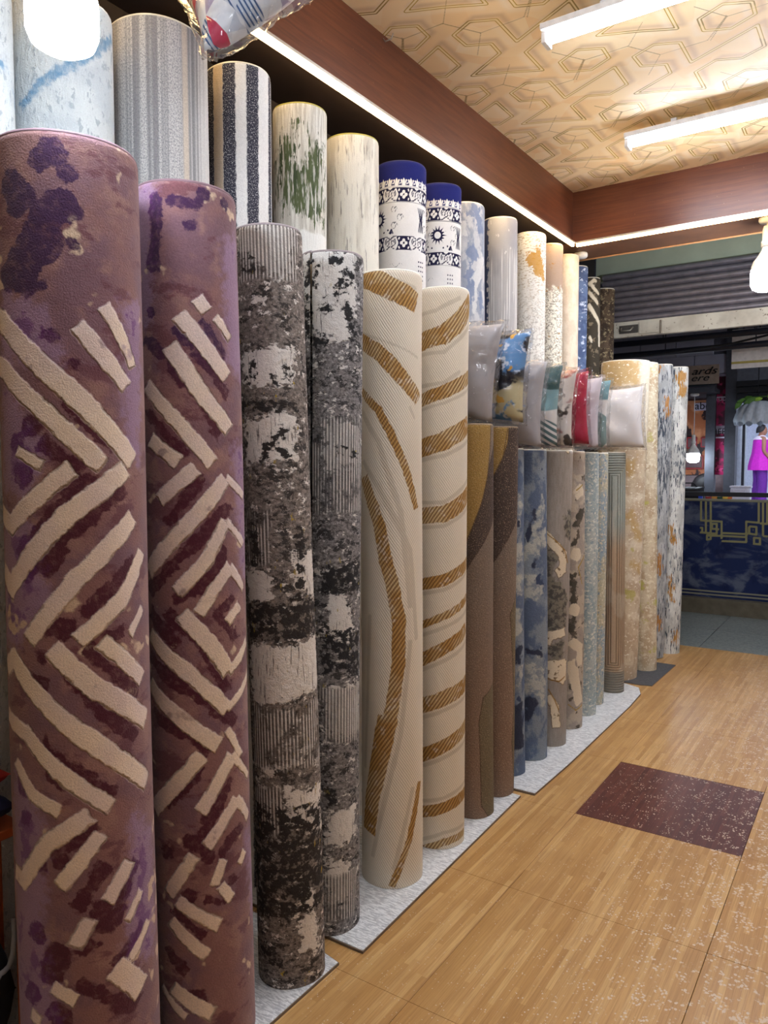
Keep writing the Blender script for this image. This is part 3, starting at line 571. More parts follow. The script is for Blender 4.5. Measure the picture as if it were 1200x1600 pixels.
c = m.mix((1 - n_.st(0.0026, 0.0012)) * 0.8, c, (140, 112, 56))
c = m.mix((1 - t.st(0.0060, 0.001)) * 0.5, c, (250, 232, 180)); c = m.mix(line, c, (188, 150, 30))
dark = t.band(0.0040, 0.0100, 0.0012) * m.nz(3.3, 3.3, 1).st(0.56, 0.02)
c = m.mix(dark * 0.7, c, (140, 112, 44))
CEILM = m.out(c, m.nz(200, 200, 3) * 0.4, 0.2, 0.002)
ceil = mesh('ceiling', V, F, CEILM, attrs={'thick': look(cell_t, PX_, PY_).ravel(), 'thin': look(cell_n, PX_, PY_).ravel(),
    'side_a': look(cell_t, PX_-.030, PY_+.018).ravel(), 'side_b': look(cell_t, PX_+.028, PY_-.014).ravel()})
tag(ceil, 'ceiling papered in beige with gold geometric lines', kind='structure')
PLAS = plain('old_plaster', (214, 196, 164), 0.9)
tag(box('ceiling_slab', ((X_LEFT+X_RIGHT)/2, (Y_BACK+5.3)/2, CEIL+0.06), (X_RIGHT-X_LEFT, 5.3-Y_BACK, 0.1), PLAS, bev=0), kind='structure')

# dark timber beams with their soffits
m = Mat('dark_beam_veneer', 0.34, 'world'); m.bsdf.inputs['Specular IOR Level'].default_value = 0.4
gr = m.nz(3, 3, 5, 0.6, 0.6, sw=60)
c = m.mix(gr.st(0.5, 0.25), (88, 46, 28), (114, 64, 38)); c = m.mix(m.nz(2, 2, 4, sw=2).st(0.6, 0.15) * 0.4, c, (70, 32, 24))
c = m.mix(m.vor(22, 22, sw=22).st(0.06, 0.02) * -0.5 + 0.5, c, (150, 110, 80))
BEAM = m.out(c, gr, 0.05)
SOFF = plain('dark_soffit', (34, 24, 26), 0.7, grain=0.15, scale=8)
def prism(name, poly, z0, z1, mat, parent=None):
    bm = bmesh.new(); n = len(poly)
    a = [bm.verts.new((x, y, z0)) for x, y in poly]; b = [bm.verts.new((x, y, z1)) for x, y in poly]
    bm.faces.new(a[::-1]); bm.faces.new(b)
    for i in range(n): bm.faces.new((a[i], a[(i+1) % n], b[(i+1) % n], b[i]))
    bmesh.ops.recalc_face_normals(bm, faces=bm.faces); return bm_obj(name, bm, mat, parent)
BXN, BXF = -1.96, -1.797           # left beam face, near end and far corner
left_face = lambda y: BXF + (BXN-BXF)*(5.03-y)/(5.03-Y_BACK)
tag(prism('trim_1', [(BXN, Y_BACK), (BXF, 5.03), (BXF-0.02, 5.03), (BXN-0.02, Y_BACK)], SOFFIT, CEIL+0.01, BEAM), 'dark brown timber fascia of the left ceiling beam', kind='structure')
tag(prism('trim_2', [(X_LEFT, Y_BACK), (BXN-0.021, Y_BACK), (BXF-0.021, 5.03), (X_LEFT, 5.03)], SOFFIT+0.006, SOFFIT+0.03, SOFF), 'dark soffit board over the back row of rugs', kind='structure')
tag(box('trim_3', ((BXF+X_RIGHT)/2-0.01, 5.042, (SOFFIT+CEIL)/2+0.005), (X_RIGHT-BXF+0.02, 0.02, CEIL-SOFFIT+0.01), BEAM, bev=0.001), 'dark brown timber fascia of the cross beam', kind='structure')
tag(box('trim_4', ((X_LEFT+X_RIGHT)/2, 5.262, SOFFIT+0.018), (X_RIGHT-X_LEFT, 0.415, 0.024), plain('brown_soffit', (104, 70, 48), 0.6, grain=0.12, scale=6), bev=0), 'brown soffit of the cross beam', kind='structure')
tag(box('trim_5', ((X_LEFT+X_RIGHT)/2, 5.478, SOFFIT+0.024), (X_RIGHT-X_LEFT, 0.014, 0.05), plain('raw_pine_edge', (214, 160, 112), 0.6), bev=0.002), 'raw pale timber edge of the cross beam', kind='structure')
GREEN = plain('sage_paint', (184, 194, 172), 0.8, grain=0.05, scale=5)
tag(box('ceiling_entrance', ((X_LEFT+X_RIGHT)/2, 6.06, 3.42), (X_RIGHT-X_LEFT, 1.14, 0.06), GREEN, bev=0), kind='structure')
tag(box('wall_front', ((X_LEFT+X_RIGHT)/2, 6.70, 3.29), (X_RIGHT-X_LEFT, 0.08, 0.30), GREEN, bev=0), 'sage green wall strip over the roller shutter', kind='structure')
PANEL = plain('dark_wall_panel', (34, 28, 30), 0.8, grain=0.12, scale=4)
tag(box('wall_left', (X_LEFT-0.05, (Y_BACK+6.62)/2, 1.72), (0.1, 6.62-Y_BACK, 3.45), PANEL, bev=0), kind='structure')
CREAM = plain('cream_wall', (206, 196, 186), 0.9)
tag(box('wall_right', (X_RIGHT+0.05, (Y_BACK+6.62)/2, 1.72), (0.1, 6.62-Y_BACK, 3.45), CREAM, bev=0), kind='structure')
tag(box('wall_back', (-0.13, Y_BACK-0.05, 1.72), (X_RIGHT-X_LEFT+0.2, 0.1, 3.45), CREAM, bev=0), kind='structure')

# ------------------------------------------------------------------ lamps
ALU = plain('aluminium', (196, 190, 180), 0.35, 0.8)
WHITEP = plain('white_plastic', (232, 230, 226), 0.45)
TUBE_L, STRIP_L, BULB_L = glow('tube_light', (232, 240, 255), TUBE_POWER), glow('warm_led', (255, 214, 150), STRIP_POWER), glow('bulb_light', (226, 240, 255), BULB_POWER)
def strip(label, a, b):
    a, b = Vector(a), Vector(b); d = (b-a); L = d.length; rot = math.atan2(d.y, d.x)
    t = thing('led_strip', label, 'led strip', a, rot)
    box('channel', (L/2, 0, 0.006), (L, 0.034, 0.012), ALU, t, bev=0.001)
    box('diffuser', (L/2, 0, -0.008), (L, 0.018, 0.018), STRIP_L, t, bev=0.003)
ny_ = Y_BACK+0.05
strip('long warm white led strip under the left beam', (left_face(ny_)+0.016, ny_, SOFFIT-0.012), (BXF+0.016, 5.0, SOFFIT-0.012))
strip('warm white led strip under the cross beam', (BXF+0.034, 5.018, SOFFIT-0.012), (X_RIGHT-0.02, 5.018, SOFFIT-0.012))
def tube_lamp(x, y, label, L=1.22):
    t = thing('tube_light', label, 'light', (x, y, CEIL))
    for dx in (-0.36, 0.36): box('bracket', (dx, 0, -0.02), (0.03, 0.03, 0.04), WHITEP, t, bev=0.002)
    box('housing', (0, 0, -0.048), (L, 0.122, 0.026), WHITEP, t, bev=0.004)
    bm = bmesh.new()
    V, F = tube_arrays([(-L/2+0.02, 0, -0.067), (L/2-0.02, 0, -0.067)], 0.029, 16)
    vs = [bm.verts.new(v) for v in V]
    for f in F: bm.faces.new([vs[i] for i in f])
    bm_obj('diffuser', bm, TUBE_L, t, True)
    for s in (-1, 1): box('end_cap', (s*(L/2-0.008), 0, -0.068), (0.022, 0.074, 0.070), WHITEP, t, bev=0.006)
tube_lamp(-0.62, 3.075, 'white tube light on the papered ceiling, nearer of the two in view')
tube_lamp(-0.62, 4.285, 'white tube light on the papered ceiling, next to the cross beam')
tube_lamp(-0.62, 1.86, 'added unseen white tube light on the ceiling next before the two in view')  # unseen tube continuing the row, added for more light
tube_lamp(-0.62, 0.65, 'added unseen white tube light on the ceiling over the camera')  # another added tube out of view, lights the near rugs and floor
def bulb(name, label, x, y, ztop, z, r, light=None):
    """lamp rose, cord, holder and high power bulb; z is the bottom of the bulb"""
    t = thing(name, label, 'light', (x, y, ztop))
    lathe('ceiling_rose', [(0.0, 0), (0.048, -0.0), (0.05, -0.012), (0.044, -0.026), (0.012, -0.032), (0, -0.032)], WHITEP, t)
    zb = z - ztop
    tube('cord', [(0, 0, -0.03), (0.004, 0, (zb+0.3-0.03)/2), (0, 0, zb+r*4.2)], 0.004, WHITEP, t, 8)
    h = r/0.065
    lathe('lamp_holder', [(0, zb+.300*h), (.016*h, zb+.300*h), (.020*h, zb+.280*h), (.020*h, zb+.235*h), (.024*h, zb+.230*h), (.024*h, zb+.205*h), (0, zb+.205*h)], WHITEP, t)
    lathe('bulb_housing', [(.018*h, zb+.205*h), (.022*h, zb+.19*h), (.036*h, zb+.165*h), (.055*h, zb+.14*h), (.064*h, zb+.115*h), (.065*h, zb+.1*h)], WHITEP, t)
    lathe('bulb_globe', [(.065*h, zb+.1*h), (.066*h, zb+.09*h), (.066*h, zb+.035*h), (.058*h, zb+.014*h), (.04*h, zb+.003*h), (0, zb)], light or BULB_L, t)
bx, by, bz = (-1.327, 0.894, 2.294)
bulb('pendant_bulb', 'glowing white bulb hanging in front of the pale rugs at the upper left', bx, by, CEIL, bz, 0.065)
bx, by, bz = (-0.628, 5.2, 2.586)
bulb('pendant_bulb', 'glowing white bulb hanging under the cross beam before the shutter', bx, by, SOFFIT+0.006, bz, 0.085, glow('entrance_bulb_light', (232, 240, 255), 100.0))
px_, py_, pz_ = (-1.833, 5.302, 3.02)
t = thing('ceiling_rose', 'small white ceiling rose with a thin cord above the blue rug', 'lamp fitting', (px_, py_, SOFFIT+0.006))
lathe('cover', [(0.0, 0), (0.046, 0), (0.05, -0.01), (0.05, -0.024), (0.042, -0.034), (0, -0.036)], WHITEP, t)
tube('cord', [(-0.01, 0, -0.034), (-0.025, 0.0, -0.1), (-0.04, 0.0, -0.22)], 0.004, WHITEP, t, 8)
# odd fittings on the ceiling
hx_, hy_, hz_ = (-0.599, 4.362, 3.36)
t = thing('junction_plate', 'clear plastic plate with a grey socket above the farther tube light', 'plate', (hx_, hy_+0.03, CEIL))
box('plate', (0, 0, -0.004), (0.11, 0.09, 0.006), plain('clear_tape', (226, 214, 196), 0.2), t)
lathe('socket', [(0, -0.006), (0.02, -0.006), (0.022, -0.02), (0.012, -0.05), (0, -0.052)], WHITEP, t)
hx_, hy_, hz_ = (-1.826, 2.782, 3.34)
tag(tube('wire_hook', [(hx_-0.03, hy_, CEIL-0.002), (hx_-.01, hy_, CEIL-0.03), (hx_+.02, hy_, CEIL-0.028), (hx_+.03, hy_, CEIL-0.008)], 0.003, ALU), 'small bent wire hook at the edge of the papered ceiling', 'hook')

# ------------------------------------------------------------------ roller shutter above the entrance
SH = plain('shutter_steel', (128, 124, 132), 0.45, 0.35, grain=0.12, scale=14, bump=0.1)
SHB = Mat('shutter_bar_paint', 0.55, 'world')
c = SHB.mix(SHB.nz(6, 6, 4, sw=6).st(0.5, 0.2), (206, 202, 188), (176, 170, 156)); c = SHB.mix(SHB.nz(40, 40, 3, sw=40).st(0.68, 0.04), c, (112, 100, 84))
SHB = SHB.out(c)
t = thing('roller_shutter', 'grey steel roller shutter pulled up over the shop entrance', 'shutter', (-0.1, 6.6, 0))
WS = X_RIGHT-X_LEFT-0.1
prof = [(0.030, 0), (0.006, 0.004), (-0.010, 0.014), (-0.014, 0.026), (-0.008, 0.038), (0.010, 0.046), (0.014, 0.052), (0.030, 0.054)]
z = 2.752; k = 0; sl = None
while z < 3.17:
    if sl is None:
        V = [(s*WS/2, y, zz) for s in (-1, 1) for y, zz in prof]; n = len(prof)
        sl = mesh('slat', V, [(i, i+1, n+i+1, n+i) for i in range(n-1)], SH, t, True); o = sl
    else:
        o = sl.copy(); COL.objects.link(o); o.parent = t
    o.location = (0, 0, z); z += 0.054
box('bottom_bar', (0, 0, 2.686), (WS, 0.05, 0.132), SHB, t, bev=0.004)
ox_ = 0.1
pl = box('latch_plate', (-1.667+ox_, -0.031, 2.685), (0.17, 0.012, 0.1), SHB, t, bev=0.004)
box('bolt_slide', (-1.575+ox_, -0.034, 2.68), (0.016, 0.016, 0.11), plain('worn_steel', (120, 112, 100), 0.5, 0.4), t)
for dz in (-0.05, 0.05): box('bolt_plate', (-1.575+ox_, -0.03, 2.68+dz), (0.05, 0.01, 0.016), SHB, t)
tag(box('lock_recess', (-1.84+ox_, -0.028, 2.685), (0.16, 0.006, 0.07), plain('dark_steel', (70, 66, 62), 0.6), t), None)
tube('pull_handle', [(-1.90+ox_, -0.032, 2.70), (-1.90+ox_, -0.05, 2.67), (-1.82+ox_, -0.05, 2.67), (-1.80+ox_, -0.032, 2.70)], 0.006, ALU, t)

# ------------------------------------------------------------------ rolled rugs
EDGE_GREY = plain('grey_binding', (150, 140, 142), 0.9)
EDGE_MAUVE = plain('mauve_binding', (116, 92, 98), 0.9)
EDGE_WHITE = plain('white_binding', (232, 226, 214), 0.9)
BACK = plain('jute_backing', (150, 132, 108), 0.95, grain=0.12, scale=120)
def rug_roll(key, label, mat, dense=None, seam=2.5, z0=0.0, edge=EDGE_WHITE, group='rugs of the front row', lump=0.006):
    b, tp, R, H = ROLLS[key]
    H = H - z0
    rs = random.Random(key)
    b2 = np.array(b); m = b2/np.linalg.norm(b2); right = np.array([m[1], -m[0]])
    if dense is None: dense = (40, 24)
    nf, nv = dense
    th0, th1 = seam-2*math.pi, seam
    front = np.linspace(-1.72, 1.72, nf)
    rest = np.concatenate([np.linspace(th0, -1.72, 22)[:-1] if th0 < -1.72 else [], np.linspace(1.72, th1, 14 if th1 < 4 else 64)[1:] if th1 > 1.72 else []])
    th = np.unique(np.concatenate([front[(front > th0) & (front < th1)], rest, [th0, th1]]))
    zz = np.linspace(0.0, H-0.010, nv)
    T, Z = np.meshgrid(th, zz)
    def rad(T, Z):
        pr = (T-th0)/(2*math.pi)
        p1, p2, p3 = (hash_(key, i)*6.28 for i in range(3))
        w = np.sin(2*T+p1+Z*0.8)*0.45+np.sin(3*T+p2-Z*1.7)*0.35+np.sin(T+p3+Z*2.6)*0.35+np.sin(5*T+p1*2+Z*5.1)*0.14
        return R*(1.0) - 0.009*(1-pr) + lump*w*(R/0.1)**0.5*0.7
    def place(T, Z, r):
        f = (Z/H)[..., None]; ax = (np.array(tp)-b2)[None, None]*f
        bow = (np.sin(f*math.pi)*0.006*(hash_(key, 9)-0.5))
        xy = ax + r[..., None]*(np.cos(T)[..., None]*(-m)+np.sin(T)[..., None]*right) + bow*right
        return np.concatenate([xy, Z[..., None]], -1)
    Vs = [place(T, Z, rad(T, Z))]
    ua, va = [T*R], [Z+z0]
    for dz, dr in ((-0.003, -0.002), (0.0, -0.006), (0.0, -0.013), (-0.035, -0.014)):
        Zr = np.full((1, len(th)), H+dz); Tr = th[None]
        Vs.append(place(Tr, Zr, rad(Tr, Zr)+dr)); ua.append(Tr*R); va.append(Zr+z0)
    V = np.concatenate(Vs); U_ = np.concatenate(ua); V_ = np.concatenate(va)
    nr, ncol = V.shape[:2]; idx = np.arange(nr*ncol).reshape(nr, ncol)
    F = np.stack([idx[:-1, :-1], idx[:-1, 1:], idx[1:, 1:], idx[1:, :-1]], -1).reshape(-1, 4)
    at = {'uvw': np.stack([U_, V_, np.full_like(U_, hash_(key, 5)*20)], -1).reshape(-1, 3)}
    pt = PATTERNS.get(key)
    Tf = U_/R
    Tf = np.where(Tf > math.pi/2, math.pi-Tf, np.where(Tf < -math.pi/2, -math.pi-Tf, Tf))
    Tf = np.where(Tf < -math.pi/2, -math.pi-Tf, np.where(Tf > math.pi/2, math.pi-Tf, Tf))
    for k in ('m1', 'm2', 'm3'):
        if pt and pt.get(k): at[k] = sdf(Tf*R, V_, pt[k]).ravel()
        elif pt: at[k] = np.full(V_.size, -0.2)
    root = thing('rug_roll', label, 'rug', (b[0], b[1], z0), 0, group)
    mesh('pile_surface', V.reshape(-1, 3), F, mat, root, True, at)
    # bound rim along the top edge
    Tr = th[None, ::3] if len(th) > 90 else th[None]; Zr = np.full(Tr.shape, H-0.002)
    tube('edge_binding', place(Tr, Zr, rad(Tr, Zr)-0.0075)[0], 0.0062, edge, root, 6)
    # the turns of backing seen inside the open top
    k = 90; tt = np.linspace(0, 10*math.pi, k); rr = np.linspace(R-0.028, 0.022, k)
    pts = []
    for i in range(k):
        for dr, dz in ((0.004, -0.10), (0.004, -0.004), (-0.004, -0.004), (-0.004, -0.10)):
            r = rr[i]+dr; p = np.array(tp)-b2 + r*(math.cos(tt[i])*(-m)+math.sin(tt[i])*right)
            pts.append((p[0], p[1], H-0.006+dz-0.002*(hash_(key, i % 7)-0.5)))
    F = [(i*4+j, i*4+j+1, i*4+j+5, i*4+j+4) for i in range(k-1) for j in range(3)]
    mesh('rolled_core', pts, F, BACK, root, True)
    return root
def hash_(key, i): return random.Random(str(key)+':'+str(i)).random()

MATS = {}
# --- purple pair with chevrons
m = Mat('purple_chevron_pile', 0.95)
m.bsdf.inputs['Sheen Weight'].default_value = 0.15
m1, m2, m3 = m.attr('m1'), m.attr('m2'), m.attr('m3')
sp = m.nz(60, 60, 4, 0.65); big = m.nz(7, 7, 4); ed = (m.nz(50, 50, 5, 0.62) - 0.5)
c = m.mix(big.st(0.5, 0.12), (138, 100, 96), (122, 90, 98))
c = m.mix(m.nz(11, 11, 4).st(0.58, 0.07) * 0.7, c, (158, 120, 110))
c = m.mix(m.nz(8, 14, 5, 0.65).st(0.57, 0.03) * 0.75, c, (104, 60, 68))
c = m.mix((m3 + ed * 0.09).st(-0.01, 0.02) * 0.85, c, (152, 122, 148))  # lilac areas; along the right edges partly side light put into the colour
c = m.mix((m3 + ed * 0.12 - 0.02).st(0, 0.006) * m.nz(9, 9, 3).st(0.54, 0.03) * 0.8, c, (110, 66, 118))
c = m.mix(m.nz(10, 10, 3).st(0.66, 0.02) * 0.8, c, (216, 190, 160))
dk = (m2 + ed * 0.034 + (m.nz(15, 15, 3) - 0.5) * 0.045).st(0, 0.003)
c = m.mix(dk * (0.62 + sp.st(0.42, 0.12) * 0.36), c, m.mix((m3 + ed*0.1).st(0, 0.03), m.mix(m.v.st(1.75, 0.1), (78, 28, 42), (62, 32, 66)), (92, 40, 96)))
c = m.mix(m.vor(16, 16).st(0.16, 0.02) * -1.0 * m.nz(4, 4, 2).st(0.5, 0.05) + m.nz(4, 4, 2, seed=6).st(0.5, 0.05) * 0.0, c, (70, 24, 44))
cr = (m1 + ed * 0.014 + 0.0012).st(0, 0.0026)
c = m.mix(cr * (0.93 - m.nz(14, 14, 3).st(0.7, 0.03) * 0.5), c, m.mix(m.nz(5, 5, 3).st(0.5, 0.15), (238, 218, 194), (226, 206, 196)))
groove = (1 - (m1 + ed*0.014).abs().st(0.0022, 0.0016)) * m.nz(12, 12, 2).st(0.54, 0.06)
c = m.mix(groove * 0.5, c, (108, 74, 58))
MATS['F1'] = MATS['F2'] = m.pile(c, cr * 1.6 + m.nz(24, 24, 3) * 0.8 - groove * 1.5, 0.3, 0.75)

# --- distressed grey pair
def distressed_grey(name, light, grey, black, olive):
    m = Mat(name, 0.95)
    m1, m2, m3 = m.attr('m1'), m.attr('m2'), m.attr('m3')
    e1 = m.nz(38, 55, 5, 0.62) - 0.5; e2 = m.nz(16, 22, 4) - 0.5; st_ = m.nz(170, 14, 3, 0.6)
    c = m.mix(m.nz(90, 120, 3).st(0.5, 0.1), grey, [x*1.18 for x in grey])
    c = m.mix((m.nz(26, 40, 5, 0.65)).st(0.555, 0.02) * 0.9, c, black)
    c = m.mix((m.nz(30, 46, 5, 0.66)).st(0.60, 0.02), c, light)
    fm = m.nz(75, 95, 5, 0.68)
    c = m.mix(fm.st(0.56, 0.03) * 0.75, c, [x*0.62 for x in grey]); c = m.mix((1 - fm.st(0.41, 0.03)) * 0.7, c, [x*1.5 for x in grey])
    lt = (m1 + e1 * 0.10 + e2 * 0.06 - 0.008).st(0, 0.004) * (1 - (st_.st(0.60, 0.03) * m.nz(13, 13, 2).st(0.5, 0.05)) * 0.8)
    c = m.mix(lt, c, light)
    ln = (m.u / 0.011).frac().st(0.55, 0.12)
    sk = (m2 + e2 * 0.05).st(0, 0.01)
    c = m.mix(sk * (ln * m.nz(24, 12, 3).st(0.46, 0.05)), c, [x*0.92 for x in light])
    c = m.mix(sk * (1 - ln) * 0.8, c, [x*0.8 for x in grey])
    c = m.mix((m3 + e1 * 0.08 + e2 * 0.03).st(0, 0.004) * (0.12 + m.nz(34, 40, 5, 0.65).st(0.47, 0.03) * 0.88), c, black)
    c = m.mix(m.nz(60, 26, 3).st(0.69, 0.02) * m.nz(7, 7, 2).st(0.54, 0.05), c, olive)
    return m.pile(c, lt * 0.6 + m.nz(60, 60, 4) * 1.4, 0.3, 0.9)
MATS['F3'] = distressed_grey('charcoal_distressed_pile', (226, 220, 212), (116, 108, 102), (52, 48, 46), (168, 144, 62))
MATS['F4'] = distressed_grey('slate_distressed_pile', (222, 220, 216), (118, 116, 116), (46, 46, 48), (176, 160, 80))

# --- cream pair with gold swirls
m = Mat('cream_gold_pile', 0.85)
m1, m2 = m.attr('m1'), m.attr('m2')
tw = ((m.u * 0.8 + m.v * 0.55) / 0.0075 + m.nz(20, 20, 2) * 0.5).frac()
twl = (tw - 0.5).abs().st(0.32, 0.14)
c = m.mix(twl * 0.8, (234, 224, 206), (196, 184, 164))
c = m.mix((m2 + (m.nz(20, 20, 2)-0.5)*0.006).st(0, 0.003) * 0.7, c, (194, 182, 162))
gm_ = (m1 + (m.nz(50, 50, 3)-0.5) * 0.012).st(0, 0.002)
hs = ((m.u * 0.86 - m.v * 0.62 + (m.nz(16, 16, 2)-0.5)*0.006) / 0.0125).frac(); hl = (hs - 0.5).abs().st(0.23, 0.1)
gold = m.mix(m.nz(8, 8, 3).st(0.52, 0.08), (192, 150, 86), (212, 186, 138))
gold = m.mix(m.nz(30, 30, 3).st(0.6, 0.05) * 0.7, gold, (234, 222, 200))
gold = m.mix(hl * 0.8, gold, (122, 86, 48))
c = m.mix(gm_, c, gold)
MATS['F5'] = MATS['F6'] = m.pile(c, gm_ * 0.8 - twl * 0.5 - gm_ * hl, 0.14, 0.6)

# --- brown pair with gold curve
m = Mat('brown_shag_pile', 0.95)
m1, m2, m3 = m.attr('m1'), m.attr('m2'), m.attr('m3')
c = m.mix(m.v.st(0.75, 0.5), (136, 112, 94), (122, 108, 96))
c = m.mix(m2.st(0, 0.004), c, (78, 66, 60)); c = m.mix(m1.st(0, 0.004), c, (156, 126, 72))
c = m.mix(m3.st(0, 0.004), c, (112, 100, 78))
ln = m1.abs().min(m2.abs()).min(m3.abs()); c = m.mix((1 - ln.st(0.0025, 0.0015)) * 0.6, c, (60, 42, 32))
c = m.mix(m.nz(240, 240, 2).st(0.64, 0.05) * 0.55, c, (214, 186, 156))
MATS['F7'] = MATS['F8'] = m.pile(c, m.nz(150, 150, 3) * 1.5, 0.45, 0.9)

# --- blue and stone pair
m = Mat('blue_stone_pile', 0.95)
m1, m2 = m.attr('m1'), m.attr('m2'); e = m.nz(22, 22, 5) - 0.5
c = m.mix(m.nz(10, 7, 5, 0.62).st(0.52, 0.06), (92, 106, 130), (132, 142, 152))
c = m.mix((m1 + e * 0.14).st(0, 0.014) * 0.85, c, m.mix(m.nz(16, 16, 5, 0.65).st(0.5, 0.06), (186, 186, 176), (132, 142, 150)))
c = m.mix((m2 + e * 0.07).st(0, 0.006), c, (54, 60, 78)); c = m.mix(m.nz(9, 9, 3).st(0.68, 0.02), c, (64, 76, 102))
MATS['F9'] = MATS['F10'] = m.pile(c, m.nz(80, 80, 3), 0.4, 0.8)

# --- grey rug pair with cream blots
m = Mat('grey_blot_pile', 0.95)
m1, m2, m3 = m.attr('m1'), m.attr('m2'), m.attr('m3'); e = m.nz(26, 26, 5) - 0.5
c = m.mix(m.nz(120, 20, 2).st(0.5, 0.2), (146, 138, 130), (158, 150, 142))
c = m.mix((m2 + e * 0.13).st(0, 0.01) * 0.9, c, m.mix(m.nz(40, 40, 5, 0.65).st(0.5, 0.06), (70, 68, 64), (126, 120, 106)))
c = m.mix((m1 + e * 0.03).st(0, 0.003), c, m.mix(m.nz(24, 24, 4).st(0.62, 0.03), (220, 206, 180), (128, 108, 84)))
c = m.mix(((m1 + e*0.03).abs().st(0.002, 0.001) * -1 + 1) * 0.6, c, (100, 74, 48))
c = m.mix(m3.st(0, 0.002), c, (146, 108, 44))
MATS['F11'] = m.pile(c, (m1+e*.03).st(0, .004), 0.25, 0.6)
m = Mat('grey_cream_blot_pile', 0.95)
m1, m2, m3 = m.attr('m1'), m.attr('m2'), m.attr('m3'); e = m.nz(26, 26, 5) - 0.5
c = m.mix(m.nz(12, 12, 4).st(0.52, 0.04), (160, 150, 140), (182, 170, 154))
c = m.mix((m2 + e * 0.08).st(0, 0.005), c, (78, 74, 66)); c = m.mix(m.nz(22, 22, 4).st(0.62, 0.02), c, (96, 88, 78))
c = m.mix((m1 + e * 0.04).st(0, 0.003), c, (214, 202, 180)); c = m.mix(m3.st(0, 0.002), c, (160, 132, 56))
MATS['F12'] = m.pile(c, m.nz(60, 60, 3), 0.3, 0.7)

# --- pale aqua rugs
def mottled(name, cols, scl=(26, 26), spots=None, streak=None, grain=0.3, lines=None):
    """base with noise patches: cols = [(colour, su, sv, threshold, softness), ...] laid over the first"""
    m = Mat(name, 0.95)
    c = m.mix(0.0, cols[0], cols[0])
    for col, su, sv, t, w in cols[1:]:
        c = m.mix(m.nz(su, sv, 5, 0.62).st(t, w), c, col)
    if lines:
        col, period, amt, t = lines
        c = m.mix((m.u / period).frac().st(0.6, 0.12) * m.nz(9, 3, 3).st(t, 0.05) * amt, c, col)
    return m, c
def fin(m, c, **k): return m.pile(c, m.nz(90, 90, 3), **k)
MATS['F13'] = fin(*mottled('aqua_flecked_pile', [(172, 180, 178), ((150, 166, 170), 14, 8, 0.5, 0.1), ((206, 208, 198), 50, 70, 0.56, 0.03), ((130, 150, 160), 60, 40, 0.6, 0.03), ((70, 96, 140), 60, 16, 0.70, 0.015), ((168, 158, 120), 60, 60, 0.68, 0.02)]), grain=0.35)
MATS['F14'] = fin(*mottled('aqua_sand_pile', [(176, 172, 150), ((146, 162, 170), 9, 5, 0.5, 0.06), ((208, 200, 178), 60, 60, 0.56, 0.03), ((120, 140, 160), 50, 30, 0.62, 0.03), ((170, 130, 70), 50, 40, 0.66, 0.02)]), grain=0.35)

# --- grey rug with nested carved rectangles
m = Mat('carved_rectangle_pile', 0.95)
c = m.mix(m.v.st(1.05, 0.12), (178, 154, 128), (166, 172, 164))
q = ((m.u - 0.012).abs() * 0.9).max((m.v - 0.83).abs() - 0.60)
ring = (q / 0.0165).frac(); ln = (ring - 0.5).abs().st(0.3, 0.1) * q.st(0.016, 0.002)
c = m.mix(ln * 0.55, c, m.mix(m.v.st(1.05, 0.12), (118, 96, 74), (104, 108, 100)))
c = m.mix(m.nz(8, 4, 4).st(0.56, 0.05) * 0.35, c, (206, 196, 176)); c = m.mix(1 - m.v.st(0.15, 0.01), c, (136, 130, 118))
MATS['F15'] = m.pile(c, ln * -2.0, 0.25, 1.0)

# --- beige and gold rugs at the far end
m = Mat('beige_gold_pile', 0.95)
m1, m2 = m.attr('m1'), m.attr('m2'); e = m.nz(30, 30, 5) - 0.5
c = m.mix(m.nz(12, 10, 4).st(0.5, 0.08), (208, 194, 168), (188, 168, 142))
c = m.mix((m1 + e * 0.11).st(0, 0.02) * 0.8, c, (186, 156, 104)); c = m.mix((m2 + e * 0.10).st(0, 0.02) * 0.7, c, (226, 218, 198))
c = m.mix(m.nz(40, 60, 4).st(0.62, 0.02), c, (236, 230, 214)); c = m.mix(m.nz(7, 7, 3).st(0.66, 0.03) * 0.7, c, (176, 168, 80))
MATS['F16'] = m.pile(c, m.nz(40, 40, 4) * 1.2, 0.25, 0.8)
MATS['F17'] = fin(*mottled('beige_olive_pile', [(206, 194, 168), ((184, 164, 136), 9, 7, 0.52, 0.07), ((222, 214, 192), 40, 50, 0.56, 0.03), ((184, 180, 104), 8, 9, 0.62, 0.05)]), grain=0.25)
def streaked(name, base, dark, gold):
    m = Mat(name, 0.95)
    m1, m2 = m.attr('m1'), m.attr('m2'); e = m.nz(90, 16, 4) - 0.5
    c = m.mix(m.nz(16, 6, 4).st(0.5, 0.06), base, [x*0.86 for x in base])
    c = m.mix((m.nz(120, 14, 4, 0.6) + m.nz(7, 4, 2) * 0.5).st(0.84, 0.02), c, dark)
    c = m.mix((m2 * 0.4 + e * 0.28 - 0.03).st(0, 0.006) * 0.9, c, dark)
    c = m.mix((m1 + e * 0.17).st(0.004, 0.006) * 0.9, c, gold)
    return m.pile(c, m.nz(110, 20, 3) * 1.2, 0.25, 0.8)
MATS['F18'] = streaked('grey_streak_pile', (188, 192, 194), (72, 80, 92), (178, 122, 48))
MATS['F19'] = streaked('white_streak_pile', (222, 224, 220), (62, 74, 88), (178, 128, 52))

